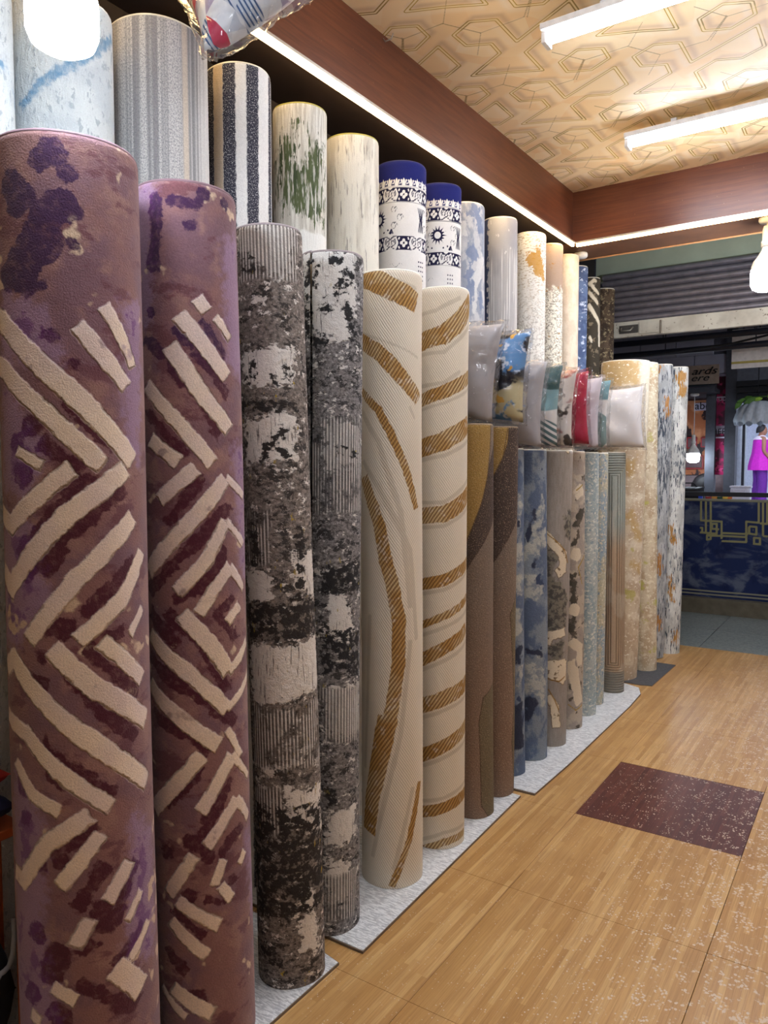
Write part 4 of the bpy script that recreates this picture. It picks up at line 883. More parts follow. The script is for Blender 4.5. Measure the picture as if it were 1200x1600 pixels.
# --- back row
m = Mat('pale_grey_blue_stroke_pile', 0.95)
m1 = m.attr('m1'); e = m.nz(60, 60, 4) - 0.5
dg = m.nz(70, 34, 4, 0.6, 0.4)
c = m.mix(dg.st(0.60, 0.02) * 0.8, (206, 210, 208), (160, 168, 172)); c = m.mix(m.nz(6, 6, 3).st(0.56, 0.08) * 0.5, c, (176, 184, 190))
c = m.mix((m1 + e * 0.035).st(0, 0.008) * (0.75 + e * 0.8), c, (96, 140, 172))
MATS['B0'] = MATS['B1'] = m.pile(c, dg * 2.0, 0.15, 1.0)
m = Mat('silver_stripe_pile', 0.95)
sx = m.nz(26, 0.12, 3, 0.6)
c = m.mix(sx.st(0.48, 0.06), (150, 148, 148), (206, 204, 200)); c = m.mix(m.nz(300, 190, 2, 0.6).st(0.53, 0.08) * m.u.band(-0.2, 0.075, 0.01) * 0.7, c, (130, 130, 136))
c = m.mix(m.u.band(0.072, 0.092, 0.004), c, (202, 190, 174)); c = m.mix(m.u.band(0.106, 0.12, 0.004), c, (138, 138, 138))
MATS['B2'] = m.pile(c, sx, 0.35, 0.6)
m = Mat('navy_white_stripe_pile', 0.95)
sp = m.nz(300, 220, 2, 0.65); wv = m.u + (m.nz(60, 60, 3)-0.5) * 0.012
c = m.mix(0.0, (232, 230, 226), (0, 0, 0))
for a, b_ in ((-0.14, -0.099), (-0.056, -0.008), (0.030, 0.074), (0.128, 0.16)):
    c = m.mix(wv.band(a, b_, 0.003) * (0.97 - sp.st(0.60, 0.04) * 0.7), c, (36, 36, 56))
c = m.mix(wv.band(-0.099, -0.056, 0.003), c, (208, 190, 166))
MATS['B3'] = m.pile(c, sp, 0.25, 0.6)
m = Mat('green_brush_pile', 0.95)
m1, m2 = m.attr('m1'), m.attr('m2'); e = m.nz(110, 16, 4, 0.6) - 0.5; e2 = m.nz(24, 40, 4) - 0.5
c = m.mix((m.nz(120, 6, 4).st(0.5, 0.06)), (228, 226, 216), (200, 196, 184))
c = m.mix((m1 + e * 0.22 + e2 * 0.08).st(0.006, 0.006) * (m.nz(90, 9, 4, 0.6).st(0.47, 0.04) * 0.75 + 0.2), c, m.mix(m.nz(30, 8, 3).st(0.5, 0.1), (48, 66, 30), (78, 92, 54)))
c = m.mix((m2 + e2*.06).st(0, 0.01), c, (236, 236, 230))
MATS['B4'] = m.pile(c, e * 2, 0.15, 0.6)
m = Mat('ivory_streak_pile', 0.95)
e = m.nz(130, 7, 4, 0.6)
c = m.mix(m.nz(20, 2.5, 4).st(0.52, 0.05), (236, 232, 218), (214, 208, 192)); c = m.mix(e.st(0.585, 0.02) * m.nz(14, 5, 3).st(0.46, 0.04) * 0.85, c, (150, 143, 132))
MATS['B5'] = m.pile(c, e, 0.12, 0.6)
# oriental pair: navy and black motifs on white
m = Mat('navy_oriental_pile', 0.95)
m1, m2, m3 = m.attr('m1'), m.attr('m2'), m.attr('m3')
c = m.mix(m.nz(30, 30, 2), (238, 236, 232), (228, 226, 222))
c = m.mix(m2.st(0, 0.0008) * 0.9, c, (96, 96, 100)); c = m.mix(m1.st(0, 0.0012), c, m.mix(m.v.st(2.77, 0.01), (32, 30, 62), (30, 36, 104))); c = m.mix(m3.st(0, 0.001), c, (236, 234, 230))
MATS['B6'] = MATS['B7'] = m.pile(c, None, 0.1, 0.3)
def oriental(H, ush):
    """navy border bands, fleur edge, scrolls and a medallion, in metres on the roll"""
    n, l, w = [], [], []
    top = H; q = lambda x, y, *p: [(x+a, y+b) for a, b in p]
    y0 = top-.108
    n.append(('p', [(-.25, y0), (.25, y0), (.25, top+.05), (-.25, top+.05)]))
    for k in range(-9, 10):                                # white fleur-de-lis rising into the navy
        x = k*0.034+ush
        w += [('p', q(x, y0, (-.017, -.004), (.017, -.004), (.006, .004), (-.006, .004))), ('p', q(x, y0, (-.005, .004), (.005, .004), (.006, .020), (0, .036), (-.006, .020)))]
        for d in (-1, 1):
            w += [('s', .0026, q(x, y0, (d*.004, .008), (d*.010, .014), (d*.012, .022))), ('s', .004, q(x, y0, (d*.0115, .024))), ('s', .0022, q(x, y0, (d*.012, .004), (d*.017, .012)))]
    for yb in (top-.148, top-.362):
        l += [('s', .002, [(-.25, yb-.034), (.25, yb-.034)]), ('s', .002, [(-.25, yb+.034), (.25, yb+.034)])]
        for k in range(-3, 4):
            x = k*0.128+ush
            n.append(('p', q(x, yb, (-.036, -.031), (-.024, 0), (-.036, .031), (.036, .031), (.024, 0), (.036, -.031))))
            w += [('s', .0075, q(x, yb, (a, b))) for a, b in ((0, .012), (0, -.012), (.011, 0), (-.011, 0))]
            for d in (-1, 1):
                w += [('s', .0035, q(x, yb, (d*.020, .026), (d*.024, .014))), ('s', .0035, q(x, yb, (d*.020, -.026), (d*.024, -.014)))]
                for kk in (0, 1):
                    a = [(x+d*(.050-kk*.003)+d*.016*math.cos(t)*(1-t/13), yb+.004+.021*math.sin(t)*(1-t/13)) for t in np.linspace(0.4, 10, 26)]
                    if kk == 0: n += [('s', .0022, a)]
                n.append(('s', .0028, q(x, yb, (d*.030, -.030), (d*.046, -.026), (d*.064, -.012)))); n.append(('s', .0024, q(x, yb, (d*.034, .030), (d*.05, .029), (d*.064, .018))))
    yc = top-.250
    for xm in (ush-.128, ush+.02 if ush < 0 else ush+.205):
        for t in np.linspace(0, 2*math.pi, 15)[:-1]:
            n.append(('p', [(xm+.022*math.cos(t-.24), yc+.022*math.sin(t-.24)), (xm+.050*math.cos(t), yc+.050*math.sin(t)), (xm+.022*math.cos(t+.24), yc+.022*math.sin(t+.24))]))
        n.append(('s', .026, [(xm, yc)])); w.append(('s', .017, [(xm, yc)])); l.append(('s', .006, [(xm, yc)]))
        for d in (-1, 1):
            for kk in range(3):
                a = [(xm+d*(.082+.017*math.cos(t)*(1-t/12))+(kk % 2)*d*.028, yc+.035-kk*.035+.019*math.sin(t)*(1-t/12)) for t in np.linspace(0, 8, 20)]
                l.append(('s', .0019, a))
            n += [('s', .005, [(xm+d*.030, yc-.060)]), ('s', .005, [(xm+d*.052, yc-.052), ]), ('s', .006, [(xm+d*.066, yc-.066)]), ('s', .003, [(xm+d*.058, yc-.07), (xm+d*.07, yc-.05), (xm+d*.078, yc-.072)])]
    xt = ush+.09 if ush > 0 else ush+.14
    for dx in (-.014, -.007, 0, .007, .014): n.append(('s', .0022, [(xt+dx*1.4, yc+.05), (xt+dx*.5, yc), (xt+dx*1.2, yc-.06)]))
    l += [('s', .0014, [(-.07+.009*k+ush, top-.46+.010*math.sin(k*1.3)) for k in range(9)]), ('s', .0014, [(-.05+.008*k+ush, top-.51+.016*math.cos(k*.7)) for k in range(11)]), ('s', .0014, [(-.08+.01*k+ush, top-.58+.008*math.cos(k*2.1)) for k in range(8)])]
    n += [('s', .0045, [(ush+.075+.013*(k % 3), top-.44-.020*(k//3))]) for k in range(15)] + [('s', .003, [(ush+.01, top-.55), (ush+.03, top-.535), (ush+.045, top-.565)])]
    return {'m1': n, 'm2': l, 'm3': w}
def shades(name, base, *layers, lines=None, **k): return fin(*mottled(name, [base, *layers], lines=lines), **k)
m = Mat('blue_cloud_pile', 0.95)
m1, m2 = m.attr('m1'), m.attr('m2'); e = m.nz(40, 24, 5, 0.62) - 0.5
c = m.mix(m.nz(16, 9, 4).st(0.5, 0.06), (204, 204, 204), (158, 164, 176)); c = m.mix((m1 + e * 0.13).st(0, 0.006) * 0.85, c, (126, 140, 168)); c = m.mix((m2 + e * 0.08).st(0, 0.006), c, (216, 216, 214))
MATS['B8'] = m.pile(c, None, 0.15, 0.5)
m = Mat('grey_line_pile', 0.95)
ln = ((m.u / 0.016).frac() - 0.5).abs().st(0.33, 0.06) * (m.nz(40, 1.6, 3) + m.u * 1.2).st(0.52, 0.04) * (1 - m.v.st(2.72, 0.05))
c = m.mix(m.nz(6, 3, 3).st(0.5, 0.1), (166, 164, 166), (184, 182, 180)); c = m.mix(ln, c, (232, 230, 226)); c = m.mix(m.nz(60, 20, 3).st(0.68, 0.02), c, (222, 220, 216))
c = m.mix(((m.u + 0.10).abs() - m.nz(40, 40, 3) * 0.07).st(-0.01, 0.004) * -1 + 1, c, (74, 84, 112))
MATS['B9'] = m.pile(c, ln, 0.12, 0.5)
m = Mat('gold_stain_pile', 0.95)
m1 = m.attr('m1'); e = m.nz(50, 60, 5, 0.62) - 0.5
crk = (m.nz(34, 46, 4, 0.62) - 0.5).abs() * 3.0
c = m.mix((m.nz(60, 110, 4, 0.62)).st(0.56, 0.03) * m.v.st(2.5, 0.25) * 0.8, (232, 230, 222), (176, 158, 128)); c = m.mix((1 - crk.st(0.05, 0.03)) * (1 - m.v.st(2.55, 0.15)) * 0.7, c, (120, 112, 92))
c = m.mix((m1 + e * 0.08).st(0, 0.006) * 0.9, c, (186, 138, 52))
MATS['B10'] = m.pile(c, None, 0.12, 0.5)
m = Mat('taupe_crackle_pile', 0.95)
crk = (m.nz(30, 34, 4, 0.62) - 0.5).abs() * 3.0; e = m.nz(30, 30, 4) - 0.5
c = m.mix((1 - crk.st(0.07, 0.04)) * 0.8, (232, 228, 214), (92, 82, 60)); c = m.mix((m.v + e * 0.2).st(2.68, 0.02), c, (168, 148, 132)); c = m.mix(m.nz(40, 40, 4).st(0.66, 0.02), c, (170, 130, 80))
MATS['B11'] = m.pile(c, None, 0.2, 0.5)
MATS['B12'] = shades('cream_plain_pile', (228, 214, 194), ((216, 200, 178), 16, 10, 0.5, 0.08), ((150, 136, 120), 40, 90, 0.73, 0.02), grain=0.1)
MATS['B13'] = shades('royal_blue_pile', (96, 114, 148), ((76, 92, 126), 10, 10, 0.5, 0.06), ((188, 200, 220), 22, 34, 0.6, 0.02), grain=0.2)
m = Mat('brown_leaf_pile', 0.95)
m1 = m.attr('m1'); e = m.nz(40, 40, 4) - 0.5
c = m.mix(m.nz(30, 30, 4).st(0.6, 0.03), (66, 60, 50), (120, 108, 90)); c = m.mix((m1 + e * 0.012).st(0, 0.004), c, (214, 204, 182))
MATS['B14'] = m.pile(c, None, 0.25, 0.5)
MATS['B15'] = shades('umber_mottled_pile', (84, 70, 56), ((58, 48, 40), 14, 10, 0.5, 0.05), ((132, 120, 94), 36, 44, 0.58, 0.02), grain=0.25)

PATTERNS['B6'] = oriental(ROLLS['B6'][3], 0.015); PATTERNS['B7'] = oriental(ROLLS['B7'][3], -0.02)
for k_ in ('F9', 'F12', 'B0'): PATTERNS.setdefault(k_, {'m1': []})
MATZ = 0.012
FRONT = {
 'F1': ('purple rolled rug with cream chevron bands, nearest the camera', (150, 420), MATZ), 'F2': ('purple rolled rug with maroon and cream chevrons, behind the nearest purple one', (130, 420), MATZ),
 'F3': ('charcoal distressed rolled rug with white bands, next to the purple rugs', (90, 300), MATZ), 'F4': ('slate grey distressed rolled rug with a loose flap edge, before the cream rugs', (90, 300), MATZ),
 'F5': ('cream rolled rug with one long gold swirl down its length', (90, 320), MATZ), 'F6': ('cream rolled rug ringed by many slanting gold bands', (90, 320), MATZ),
 'F7': ('brown shag rolled rug with gold patch, next to the gold banded rug', (50, 160), MATZ), 'F8': ('brown shag rolled rug beside the blue ones, under the dark cushion', (50, 160), MATZ),
 'F9': ('narrow visible blue and stone rolled rug squeezed behind the brown ones', (40, 140), MATZ), 'F10': ('slate blue rolled rug with pale stone clouds', (60, 180), MATZ),
 'F11': ('plain grey rolled rug with black and cream blots halfway down', (70, 240), MATZ), 'F12': ('grey and cream blotted rolled rug next to the pale aqua one', (50, 200), MATZ),
 'F13': ('pale aqua rolled rug flecked with cream and dark blue', None, MATZ), 'F14': ('sandy aqua rolled rug next to the carved rectangle rug', None, MATZ),
 'F15': ('beige grey rolled rug with nested carved rectangles', None, MATZ), 'F16': ('thick tall beige rolled rug with gold stains, behind the white cushion', (60, 120), 0.0),
 'F17': ('tall beige rolled rug with olive tint, before the streaked grey ones', None, 0.006), 'F18': ('tall grey streaked rolled rug with amber stains, second from the far end', (40, 120), 0.006),
 'F19': ('tall white rolled rug with dark streaks, last at the far end', (50, 140), 0.0)}
for k_, (lab, dn, z0) in FRONT.items():
    rug_roll(k_, lab, MATS[k_], dn, seam=(2.5 if k_ != 'F4' else -0.62+2*math.pi-0.0) if k_ != 'F4' else 5.6, z0=z0, edge=EDGE_MAUVE if k_ in ('F1', 'F2') else EDGE_GREY if k_ in ('F3', 'F4') else (BACK if k_ in ('F7', 'F8') else EDGE_WHITE))
BACKROW = {
 'B0': ('pale grey rolled rug with a blue stroke, cut by the left edge of the view', (40, 60)), 'B1': ('pale grey rolled rug with slanting blue stroke, behind the glowing bulb', (70, 160)),
 'B2': ('silver grey rolled rug with fine upright stripes', None), 'B3': ('navy and white striped rolled rug', None),
 'B4': ('white rolled rug with dark green brush marks', (60, 200)), 'B5': ('ivory rolled rug with faint grey streaks', None),
 'B6': ('white oriental rolled rug with navy top, the nearer of two', (110, 420)), 'B7': ('white oriental rolled rug with navy top, the farther of two', (110, 420)),
 'B8': ('grey rolled rug with blue clouds, after the oriental pair', (50, 160)), 'B9': ('grey rolled rug with white upright lines', None),
 'B10': ('white rolled rug with a golden stain near the top', (50, 160)), 'B11': ('white crackled rolled rug with a taupe top', None),
 'B12': ('plain cream rolled rug in the back row', None), 'B13': ('royal blue rolled rug with pale flecks in the back row', None),
 'B14': ('dark brown rolled rug with cream leaf stripes', (40, 160)), 'B15': ('umber mottled rolled rug, last of the back row', None)}
for k_, (lab, dn) in BACKROW.items():
    rug_roll(k_, lab, MATS[k_], dn, group='rugs of the back row', edge=plain('navy_binding', (40, 44, 96), 0.9) if k_ in ('B6', 'B7') else (plain('lime_binding', (176, 170, 90), 0.9) if k_ in ('B4', 'B5') else EDGE_WHITE))

# ------------------------------------------------------------------ thin mats under the front row
m = Mat('silver_mat_weave', 0.45, 'world'); m.bsdf.inputs['Metallic'].default_value = 0.15
w = m.nz(40, 190, 3, 0.6, 0.3); c = m.mix(w.st(0.5, 0.1), (196, 198, 200), (240, 242, 242)); c = m.mix(m.nz(120, 120, 2).st(0.66, 0.02), c, (250, 250, 250))
MATM = m.out(c, w, 0.6, 0.003)
DMAT = plain('charcoal_mat', (74, 74, 76), 0.8, grain=0.15, scale=60)
EDGEM = plain('mat_binding', (120, 104, 88), 0.9)
def mat_sheet(label, poly, mat, h=0.010, z=0.001):
    t = thing('floor_mat', label, 'mat', (poly[0][0], poly[0][1], z))
    loc = [(x-poly[0][0], y-poly[0][1]) for x, y in poly]
    cx_, cy_ = np.mean(loc, 0)
    sh = [(x+(cx_-x)*0.006, y+(cy_-y)*0.006) for x, y in loc]
    o = prism('woven_top', sh, 0.002, h, mat, t)
    prism('edge_binding', loc, 0.0, h-0.002, EDGEM, t)
mat_sheet('silver white mat under the purple rugs, nearest the camera', [(-1.33, 0.4), (-1.315, 1.74), (-1.56, 1.79), (-2.1, 1.79), (-2.1, 0.4)], MATM)
mat_sheet('silver white mat under the cream and brown rugs', [(-1.30, 1.82), (-1.285, 1.822), (-1.319, 3.12), (-1.55, 3.14), (-2.1, 3.14), (-2.1, 1.82)], MATM)
mat_sheet('silver white mat with a rounded far corner under the blue and grey rugs', [(-1.273, 3.17), (-1.262, 3.6), (-1.262, 4.7), (-1.275, 5.0), (-1.32, 5.13), (-1.42, 5.18), (-2.1, 5.18), (-2.1, 3.17)], MATM)
mat_sheet('thin charcoal mat at the far end of the front row', [(-1.335, 5.22), (-1.262, 5.24), (-1.25, 5.90), (-2.1, 5.90), (-2.1, 5.22)], DMAT, 0.006, 0.0005)

# ------------------------------------------------------------------ cushions in clear bags on the shorter rugs
def film():
    mt = bpy.data.materials.new('clear_film'); mt.use_nodes = True; nt = mt.node_tree; N = nt.nodes
    out = N['Material Output']; tr = N.new('ShaderNodeBsdfTransparent'); gl = N.new('ShaderNodeBsdfGlossy'); mx = N.new('ShaderNodeMixShader')
    fr = N.new('ShaderNodeFresnel'); nz = N.new('ShaderNodeTexNoise'); tc = N.new('ShaderNodeTexCoord'); bp = N.new('ShaderNodeBump')
    nz.inputs['Scale'].default_value = 8; nz.inputs['Detail'].default_value = 4; nz.inputs['Distortion'].default_value = 2.6; nz.noise_type = 'RIDGED_MULTIFRACTAL'
    bp.inputs['Strength'].default_value = 0.8; bp.inputs['Distance'].default_value = 0.03
    nt.links.new(tc.outputs['Object'], nz.inputs['Vector']); nt.links.new(nz.outputs[0], bp.inputs['Height'])
    for n in (gl, fr): nt.links.new(bp.outputs[0], n.inputs['Normal'])
    gl.inputs['Roughness'].default_value = 0.10; tr.inputs[0].default_value = (0.95, 0.95, 0.96, 1)
    fr.inputs['IOR'].default_value = 1.55
    cl = N.new('ShaderNodeMath'); cl.operation = 'MINIMUM'; cl.inputs[1].default_value = 0.36; nt.links.new(fr.outputs[0], cl.inputs[0]); nt.links.new(cl.outputs[0], mx.inputs[0]); nt.links.new(tr.outputs[0], mx.inputs[1]); nt.links.new(gl.outputs[0], mx.inputs[2])
    nt.links.new(mx.outputs[0], out.inputs[0]); return mt
FILM = film()
def cushion_arrays(w, h, t, n=22, seed=0, rough=0.0, pinch=0.07):
    """square cushion in its own x-z plane, thickness along y; corners drawn out, sides drawn in"""
    rs = np.random.RandomState(seed)
    a = np.linspace(-1, 1, n); A, B = np.meshgrid(a, a)
    X = A*w/2*(1-pinch*(1-B**2)); Z = B*h/2*(1-pinch*(1-A**2))
    T = t/2*np.maximum(0, (1-A**4)*(1-B**4))**0.55
    W = np.zeros_like(A)
    for i in range(10):
        kx, kz = rs.uniform(-9, 9, 2); W += np.sin(kx*A+kz*B+rs.uniform(0, 6))/10
    V = []; F = []
    for s in (-1, 1):
        k = len(V)
        Y = s*T + W*rough*np.minimum(1, (1-np.maximum(abs(A), abs(B)))*6+0.15)
        V += np.stack([X, Y, Z], -1).reshape(-1, 3).tolist()
        for i in range(n-1):
            for j in range(n-1):
                q = (k+i*n+j, k+i*n+j+1, k+(i+1)*n+j+1, k+(i+1)*n+j)
                F.append(q if s < 0 else q[::-1])
    return np.array(V), F
def wrapped_cushion(label, loc, rot, mat, w=0.43, h=0.43, t=0.13, seed=1, bag=True, tilt=0.0, roll=0.0):
    th = thing('wrapped_cushion', label, 'cushion', loc, 0, 'cushions in clear bags on the short rugs')
    th.rotation_euler = (tilt, roll, rot)
    V, F = cushion_arrays(w, h, t, 26, seed, 0.02)
    bm = bmesh.new(); vs = [bm.verts.new(v) for v in V]
    for f in F: bm.faces.new([vs[i] for i in f])
    bmesh.ops.remove_doubles(bm, verts=bm.verts, dist=0.0008)
    o = bm_obj('cushion_cover', bm, mat, th, True)
    V2 = np.array([v.co[:] for v in o.data.vertices])
    at = o.data.attributes.new('uvw', 'FLOAT_VECTOR', 'POINT'); at.data.foreach_set('vector', np.stack([V2[:, 0], V2[:, 2], V2[:, 1]], -1).astype(np.float32).ravel())
    if bag:
        V, F = cushion_arrays(w*1.04+0.02, h*1.03+0.02, t*1.1, 34, seed+50, 0.026, 0.05)
        rs = np.random.RandomState(seed+9); V = V + rs.normal(0, 0.0022, V.shape); wv = np.sin(V[:, 0]*38+np.sin(V[:, 2]*23+seed)*2.2)+np.sin(V[:, 2]*47+V[:, 0]*31+seed*2); V[:, 1] += np.sign(V[:, 1])*0.004*np.abs(wv)
        mesh('plastic_bag', V, F, FILM, th, True)
    return th
def cmat(name, rough=0.6): return Mat(name, rough)
m = cmat('grey_satin', 0.35); G1 = m.out(m.mix(m.nz(5, 5, 3), (166, 164, 166), (192, 190, 192)))
m = cmat('pale_grey_satin', 0.35); G2 = m.out(m.mix(m.nz(5, 5, 3), (172, 170, 172), (196, 194, 196)))
m = cmat('blue_black_print', 0.5); c = m.mix(m.nz(7, 7, 4).st(0.5, 0.03), (30, 32, 42), (96, 148, 200)); c = m.mix(m.nz(20, 20, 4).st(0.60, 0.03) * m.nz(7, 7, 4, seed=1).st(0.5, 0.03), c, (216, 226, 236))
c = m.mix(m.v.band(-0.2, -0.02, 0.03) * m.nz(9, 9, 4).st(0.48, 0.03), c, (200, 190, 150)); c = m.mix(m.nz(14, 14, 2).st(0.68, 0.02), c, (214, 164, 70)); PB = m.out(c)
def circles(name, cols):
    m = cmat(name, 0.5); c = m.mix(0.0, (224, 222, 218), (0, 0, 0))
    for (x, z, r), col, stripes in cols:
        d = ((m.u - x) * (m.u - x) + (m.v - z) * (m.v - z)); f = 1 - d.st(r*r, 0.0006)
        if stripes: f = f * ((m.u * 0.6 + m.v) / 0.03).frac().st(0.45, 0.05)
        c = m.mix(f, c, col)
    return m.out(c)
TC = circles('teal_circle_print', [((0.14, 0.06, .09), (134, 172, 178), 0), ((0.16, 0.15, .075), (64, 96, 98), 0), ((0.02, -0.03, .10), (160, 190, 188), 0), ((0.13, -0.17, .10), (84, 112, 114), 1), ((-.12, .12, .1), (120, 150, 152), 0)])
TC2 = circles('teal_leaf_print', [((0.16, 0.16, .08), (120, 160, 168), 0), ((0.10, -0.10, .12), (124, 148, 146), 0), ((-.05, .05, .1), (150, 176, 172), 0)])
m = cmat('floral_print', 0.5); c = m.mix(m.nz(9, 9, 4).st(0.6, 0.02), (216, 208, 200), (150, 140, 134)); f1 = m.nz(6, 6, 3).st(0.56, 0.03)
c = m.mix(f1, c, m.mix(m.nz(18, 18, 3).st(0.5, 0.08), (214, 160, 136), (150, 70, 66))); c = m.mix(m.nz(8, 8, 3).st(0.64, 0.02), c, (70, 62, 60)); FL = m.out(c)
m = cmat('crimson_satin', 0.4); CR = m.out(m.mix(m.nz(6, 6, 3), (158, 26, 58), (182, 38, 72)))
m = cmat('lavender_satin', 0.4); LV = m.out(m.mix(m.nz(6, 6, 3), (206, 200, 208), (222, 216, 222)))
m = cmat('white_satin', 0.45); WH = m.out(m.mix(m.nz(6, 6, 3), (226, 222, 220), (238, 236, 234)))
CUSH = [ # label, edge x, y, z, rot, mat, w, h, t
 ('grey satin cushion in clear plastic, first behind the gold banded rug', (-1.545, 2.865, 1.915), 0.10, G1, .41, .41, .13, 0.10),
 ('blue and black splash cushion in clear plastic', (-1.53, 3.12, 1.912), 0.05, PB, .43, .40, .13, 0.06),
 ('pale grey satin cushion in clear plastic, right after the blue splash one', (-1.53, 3.345, 1.808), 0.08, G2, .41, .40, .10, 0.05),
 ('white cushion with teal circles in clear plastic', (-1.53, 3.56, 1.812), 0.06, TC, .41, .40, .11, 0.04),
 ('beige floral cushion in clear plastic, before the crimson one', (-1.54, 3.80, 1.82), 0.05, FL, .41, .40, .11, 0.04),
 ('crimson cushion in clear plastic', (-1.545, 4.03, 1.82), 0.03, CR, .42, .40, .11, -0.04),
 ('lavender white cushion in clear plastic, after the crimson one', (-1.54, 4.23, 1.82), 0.05, LV, .41, .40, .11, 0.03),
 ('white cushion with teal leaves in clear plastic, before the plain white one', (-1.545, 4.42, 1.822), 0.05, TC2, .40, .40, .10, 0.03),
 ('plain white cushion in clear plastic, last before the tall beige rug', (-1.50, 4.93, 1.822), 0.22, WH, .44, .40, .14, -0.03)]
for i, (lab, loc, rot, mt, w, h, tk, tl) in enumerate(CUSH):
    wrapped_cushion(lab, loc, rot, mt, w, h, tk, seed=i*3+2, roll=tl, tilt=-0.05)
# the big one overhead
m = cmat('triangle_print', 0.4)
a_ = (m.u + m.v * 0.5) / 0.06 + 7.0; b_ = (m.v - m.u * 0.3) / 0.055 + 3.0; q = m.white(a_.floor(), b_.floor() + (a_.frac() - b_.frac()).st(0, 0.001))
c = m.mix(q.st(0.35, 0.02), (196, 204, 214), (222, 226, 230)); c = m.mix(q.st(0.70, 0.01), c, (170, 162, 190)); c = m.mix(q.st(0.82, 0.01), c, (84, 88, 108)); c = m.mix(q.st(0.94, 0.008), c, (196, 70, 96))
c = m.mix((m.u / 0.012).frac().st(0.6, 0.1) * (1-q.st(0.2, 0.01)), c, (60, 92, 136)); TP = m.out(c)
bg = wrapped_cushion('large wrapped cushion with triangle print jutting out overhead at the top left', (-1.568, 1.669, 2.927), math.atan2(775, 1170)-0.2, TP, 0.43, 0.43, 0.15, 77, True, -0.55, math.radians(-30))
del bg['group']

# ------------------------------------------------------------------ dark gap left of the purple rugs
RED = plain('red_fabric', (150, 34, 30), 0.8); ORG = plain('orange_timber', (170, 84, 42), 0.6); BLK = plain('black_nylon', (28, 28, 32), 0.7); NAVY = plain('navy_fabric', (34, 38, 72), 0.85)
GREY = plain('grey_webbing', (150, 150, 152), 0.8)
RX, RY = -1.715, 0.84
t = thing('storage_rack', 'low narrow orange timber rack in the dark gap left of the purple rugs', 'rack', (RX, RY, 0.0))
for sx in (-0.05, 0.05):
    for sy in (-0.115, 0.115): box('post', (sx, sy, 0.33), (0.018, 0.018, 0.66), ORG, t)
for zz in (0.10, 0.655): box('shelf_board', (0, 0, zz), (0.12, 0.25, 0.022), ORG, t)
def bundle(name, label, loc, s, mat, seed, cat='textile'):
    t = thing(name, label, cat, loc)
    V, F = cushion_arrays(s[0], s[1], s[2], 18, seed, 0.008, 0.04)
    V = V[:, [0, 2, 1]]; V[:, 2] += s[2]/2
    mesh('folded_cloth' if cat == 'textile' else 'bag_body', V, [f[::-1] for f in F], mat, t, True); return t
bundle('folded_cloth', 'navy folded cloth on top of the orange rack', (RX, RY, 0.678), (0.11, 0.22, 0.07), NAVY, 5)
bundle('folded_cloth', 'red folded cloth on top of the navy one on the rack', (RX, RY, 0.765), (0.11, 0.20, 0.05), RED, 6)
t = bundle('duffel_bag', 'black bag with grey straps on the lower board of the rack', (RX, RY, 0.122), (0.10, 0.20, 0.30), BLK, 7, 'bag')
for k in range(3):
    tube('strap', [(0.045+0.02*math.sin(a), -0.07+k*0.07+0.03*math.cos(a*1.3), 0.30-0.18*a/3.1+0.02*math.sin(a*3+k)) for a in np.linspace(0, 3.1, 10)], 0.007, GREY, t, 6)

# ------------------------------------------------------------------ corridor and the shops opposite
CONC = plain('corridor_paint', (150, 152, 168), 0.9, grain=0.06, scale=4)
DARK = plain('dark_frame', (62, 64, 72), 0.6, grain=0.08); DARKER = plain('near_black', (30, 31, 36), 0.7)
YF = 9.5
tag(box('ceiling_corridor', (0, 8.2, 3.45), (9, 3.0, 0.1), plain('corridor_ceiling', (96, 98, 112), 0.9), bev=0), kind='structure')
def wall_block(name, x0, x1, z0, z1, y, mat, d=0.08):
    return tag(box(name, ((x0+x1)/2, y+d/2, (z0+z1)/2), (x1-x0, d, z1-z0), mat, bev=0), kind='structure')
# upper wall of painted blocks, each block a piece
up = wall_block('wall_opposite', -4.5, -1.45, 2.60, 3.42, YF+0.02, plain('block_joint', (84, 86, 98), 0.9))
bmesh_ = tile_mesh('block', 0.42, 0.05, 0.22, CONC, 0.008, 0.004)
for i in range(7):
    for j in range(4):
        o = bpy.data.objects.new('block', bmesh_); COL.objects.link(o); o.parent = up; o.location = (-1.67-i*0.42-(j % 2)*0.21, YF+0.003, 2.60+j*0.222-0.02+0.02)
kb_ = tag(box('kerb', (0.0, 8.30, 0.055), (9, 0.20, 0.20), plain('kerb_concrete', (98, 92, 78), 0.9, grain=0.12, scale=12), bev=0.008), 'low concrete kerb across the corridor under the blue rug', kind='structure')
tag(box('floor_opposite', (0, 9.45, 0.06), (9, 2.1, 0.12), DARK, bev=0), kind='structure')
# barrier rail and the blue rug hanging on it
a0, a1 = (-1.74, 8.36, 1.229), (-0.932, 8.36, 1.225)
zr = (a0[2]+a1[2])/2
t = thing('display_rail', 'black metal rail stand that carries the hanging blue rug', 'rail', (-1.3, 8.36, 0.155))
box('top_rail', (0, 0, zr-0.155), (3.0, 0.03, 0.045), DARKER, t); box('lower_rail', (0, 0, zr-0.155-0.10), (3.0, 0.02, 0.02), DARKER, t)
for x in (-1.45, -0.5, 0.6, 1.45): box('post', (x, 0.03, (zr-0.155)/2), (0.03, 0.03, zr-0.155), DARKER, t)
m = Mat('navy_key_pile', 0.9)
m1, m2 = m.attr('m1'), m.attr('m2')
c = m.mix(m.nz(2.5, 4, 5, 0.6, 0.6).st(0.56, 0.07), (40, 56, 100), (124, 136, 156)); c = m.mix(m.nz(4, 4, 4).st(0.42, 0.1) * 0.5, (24, 32, 70), c)
c = m.mix(m1.st(0, 0.002), c, (140, 138, 100)); c = m.mix(m2.st(0, 0.002), c, (140, 140, 122))
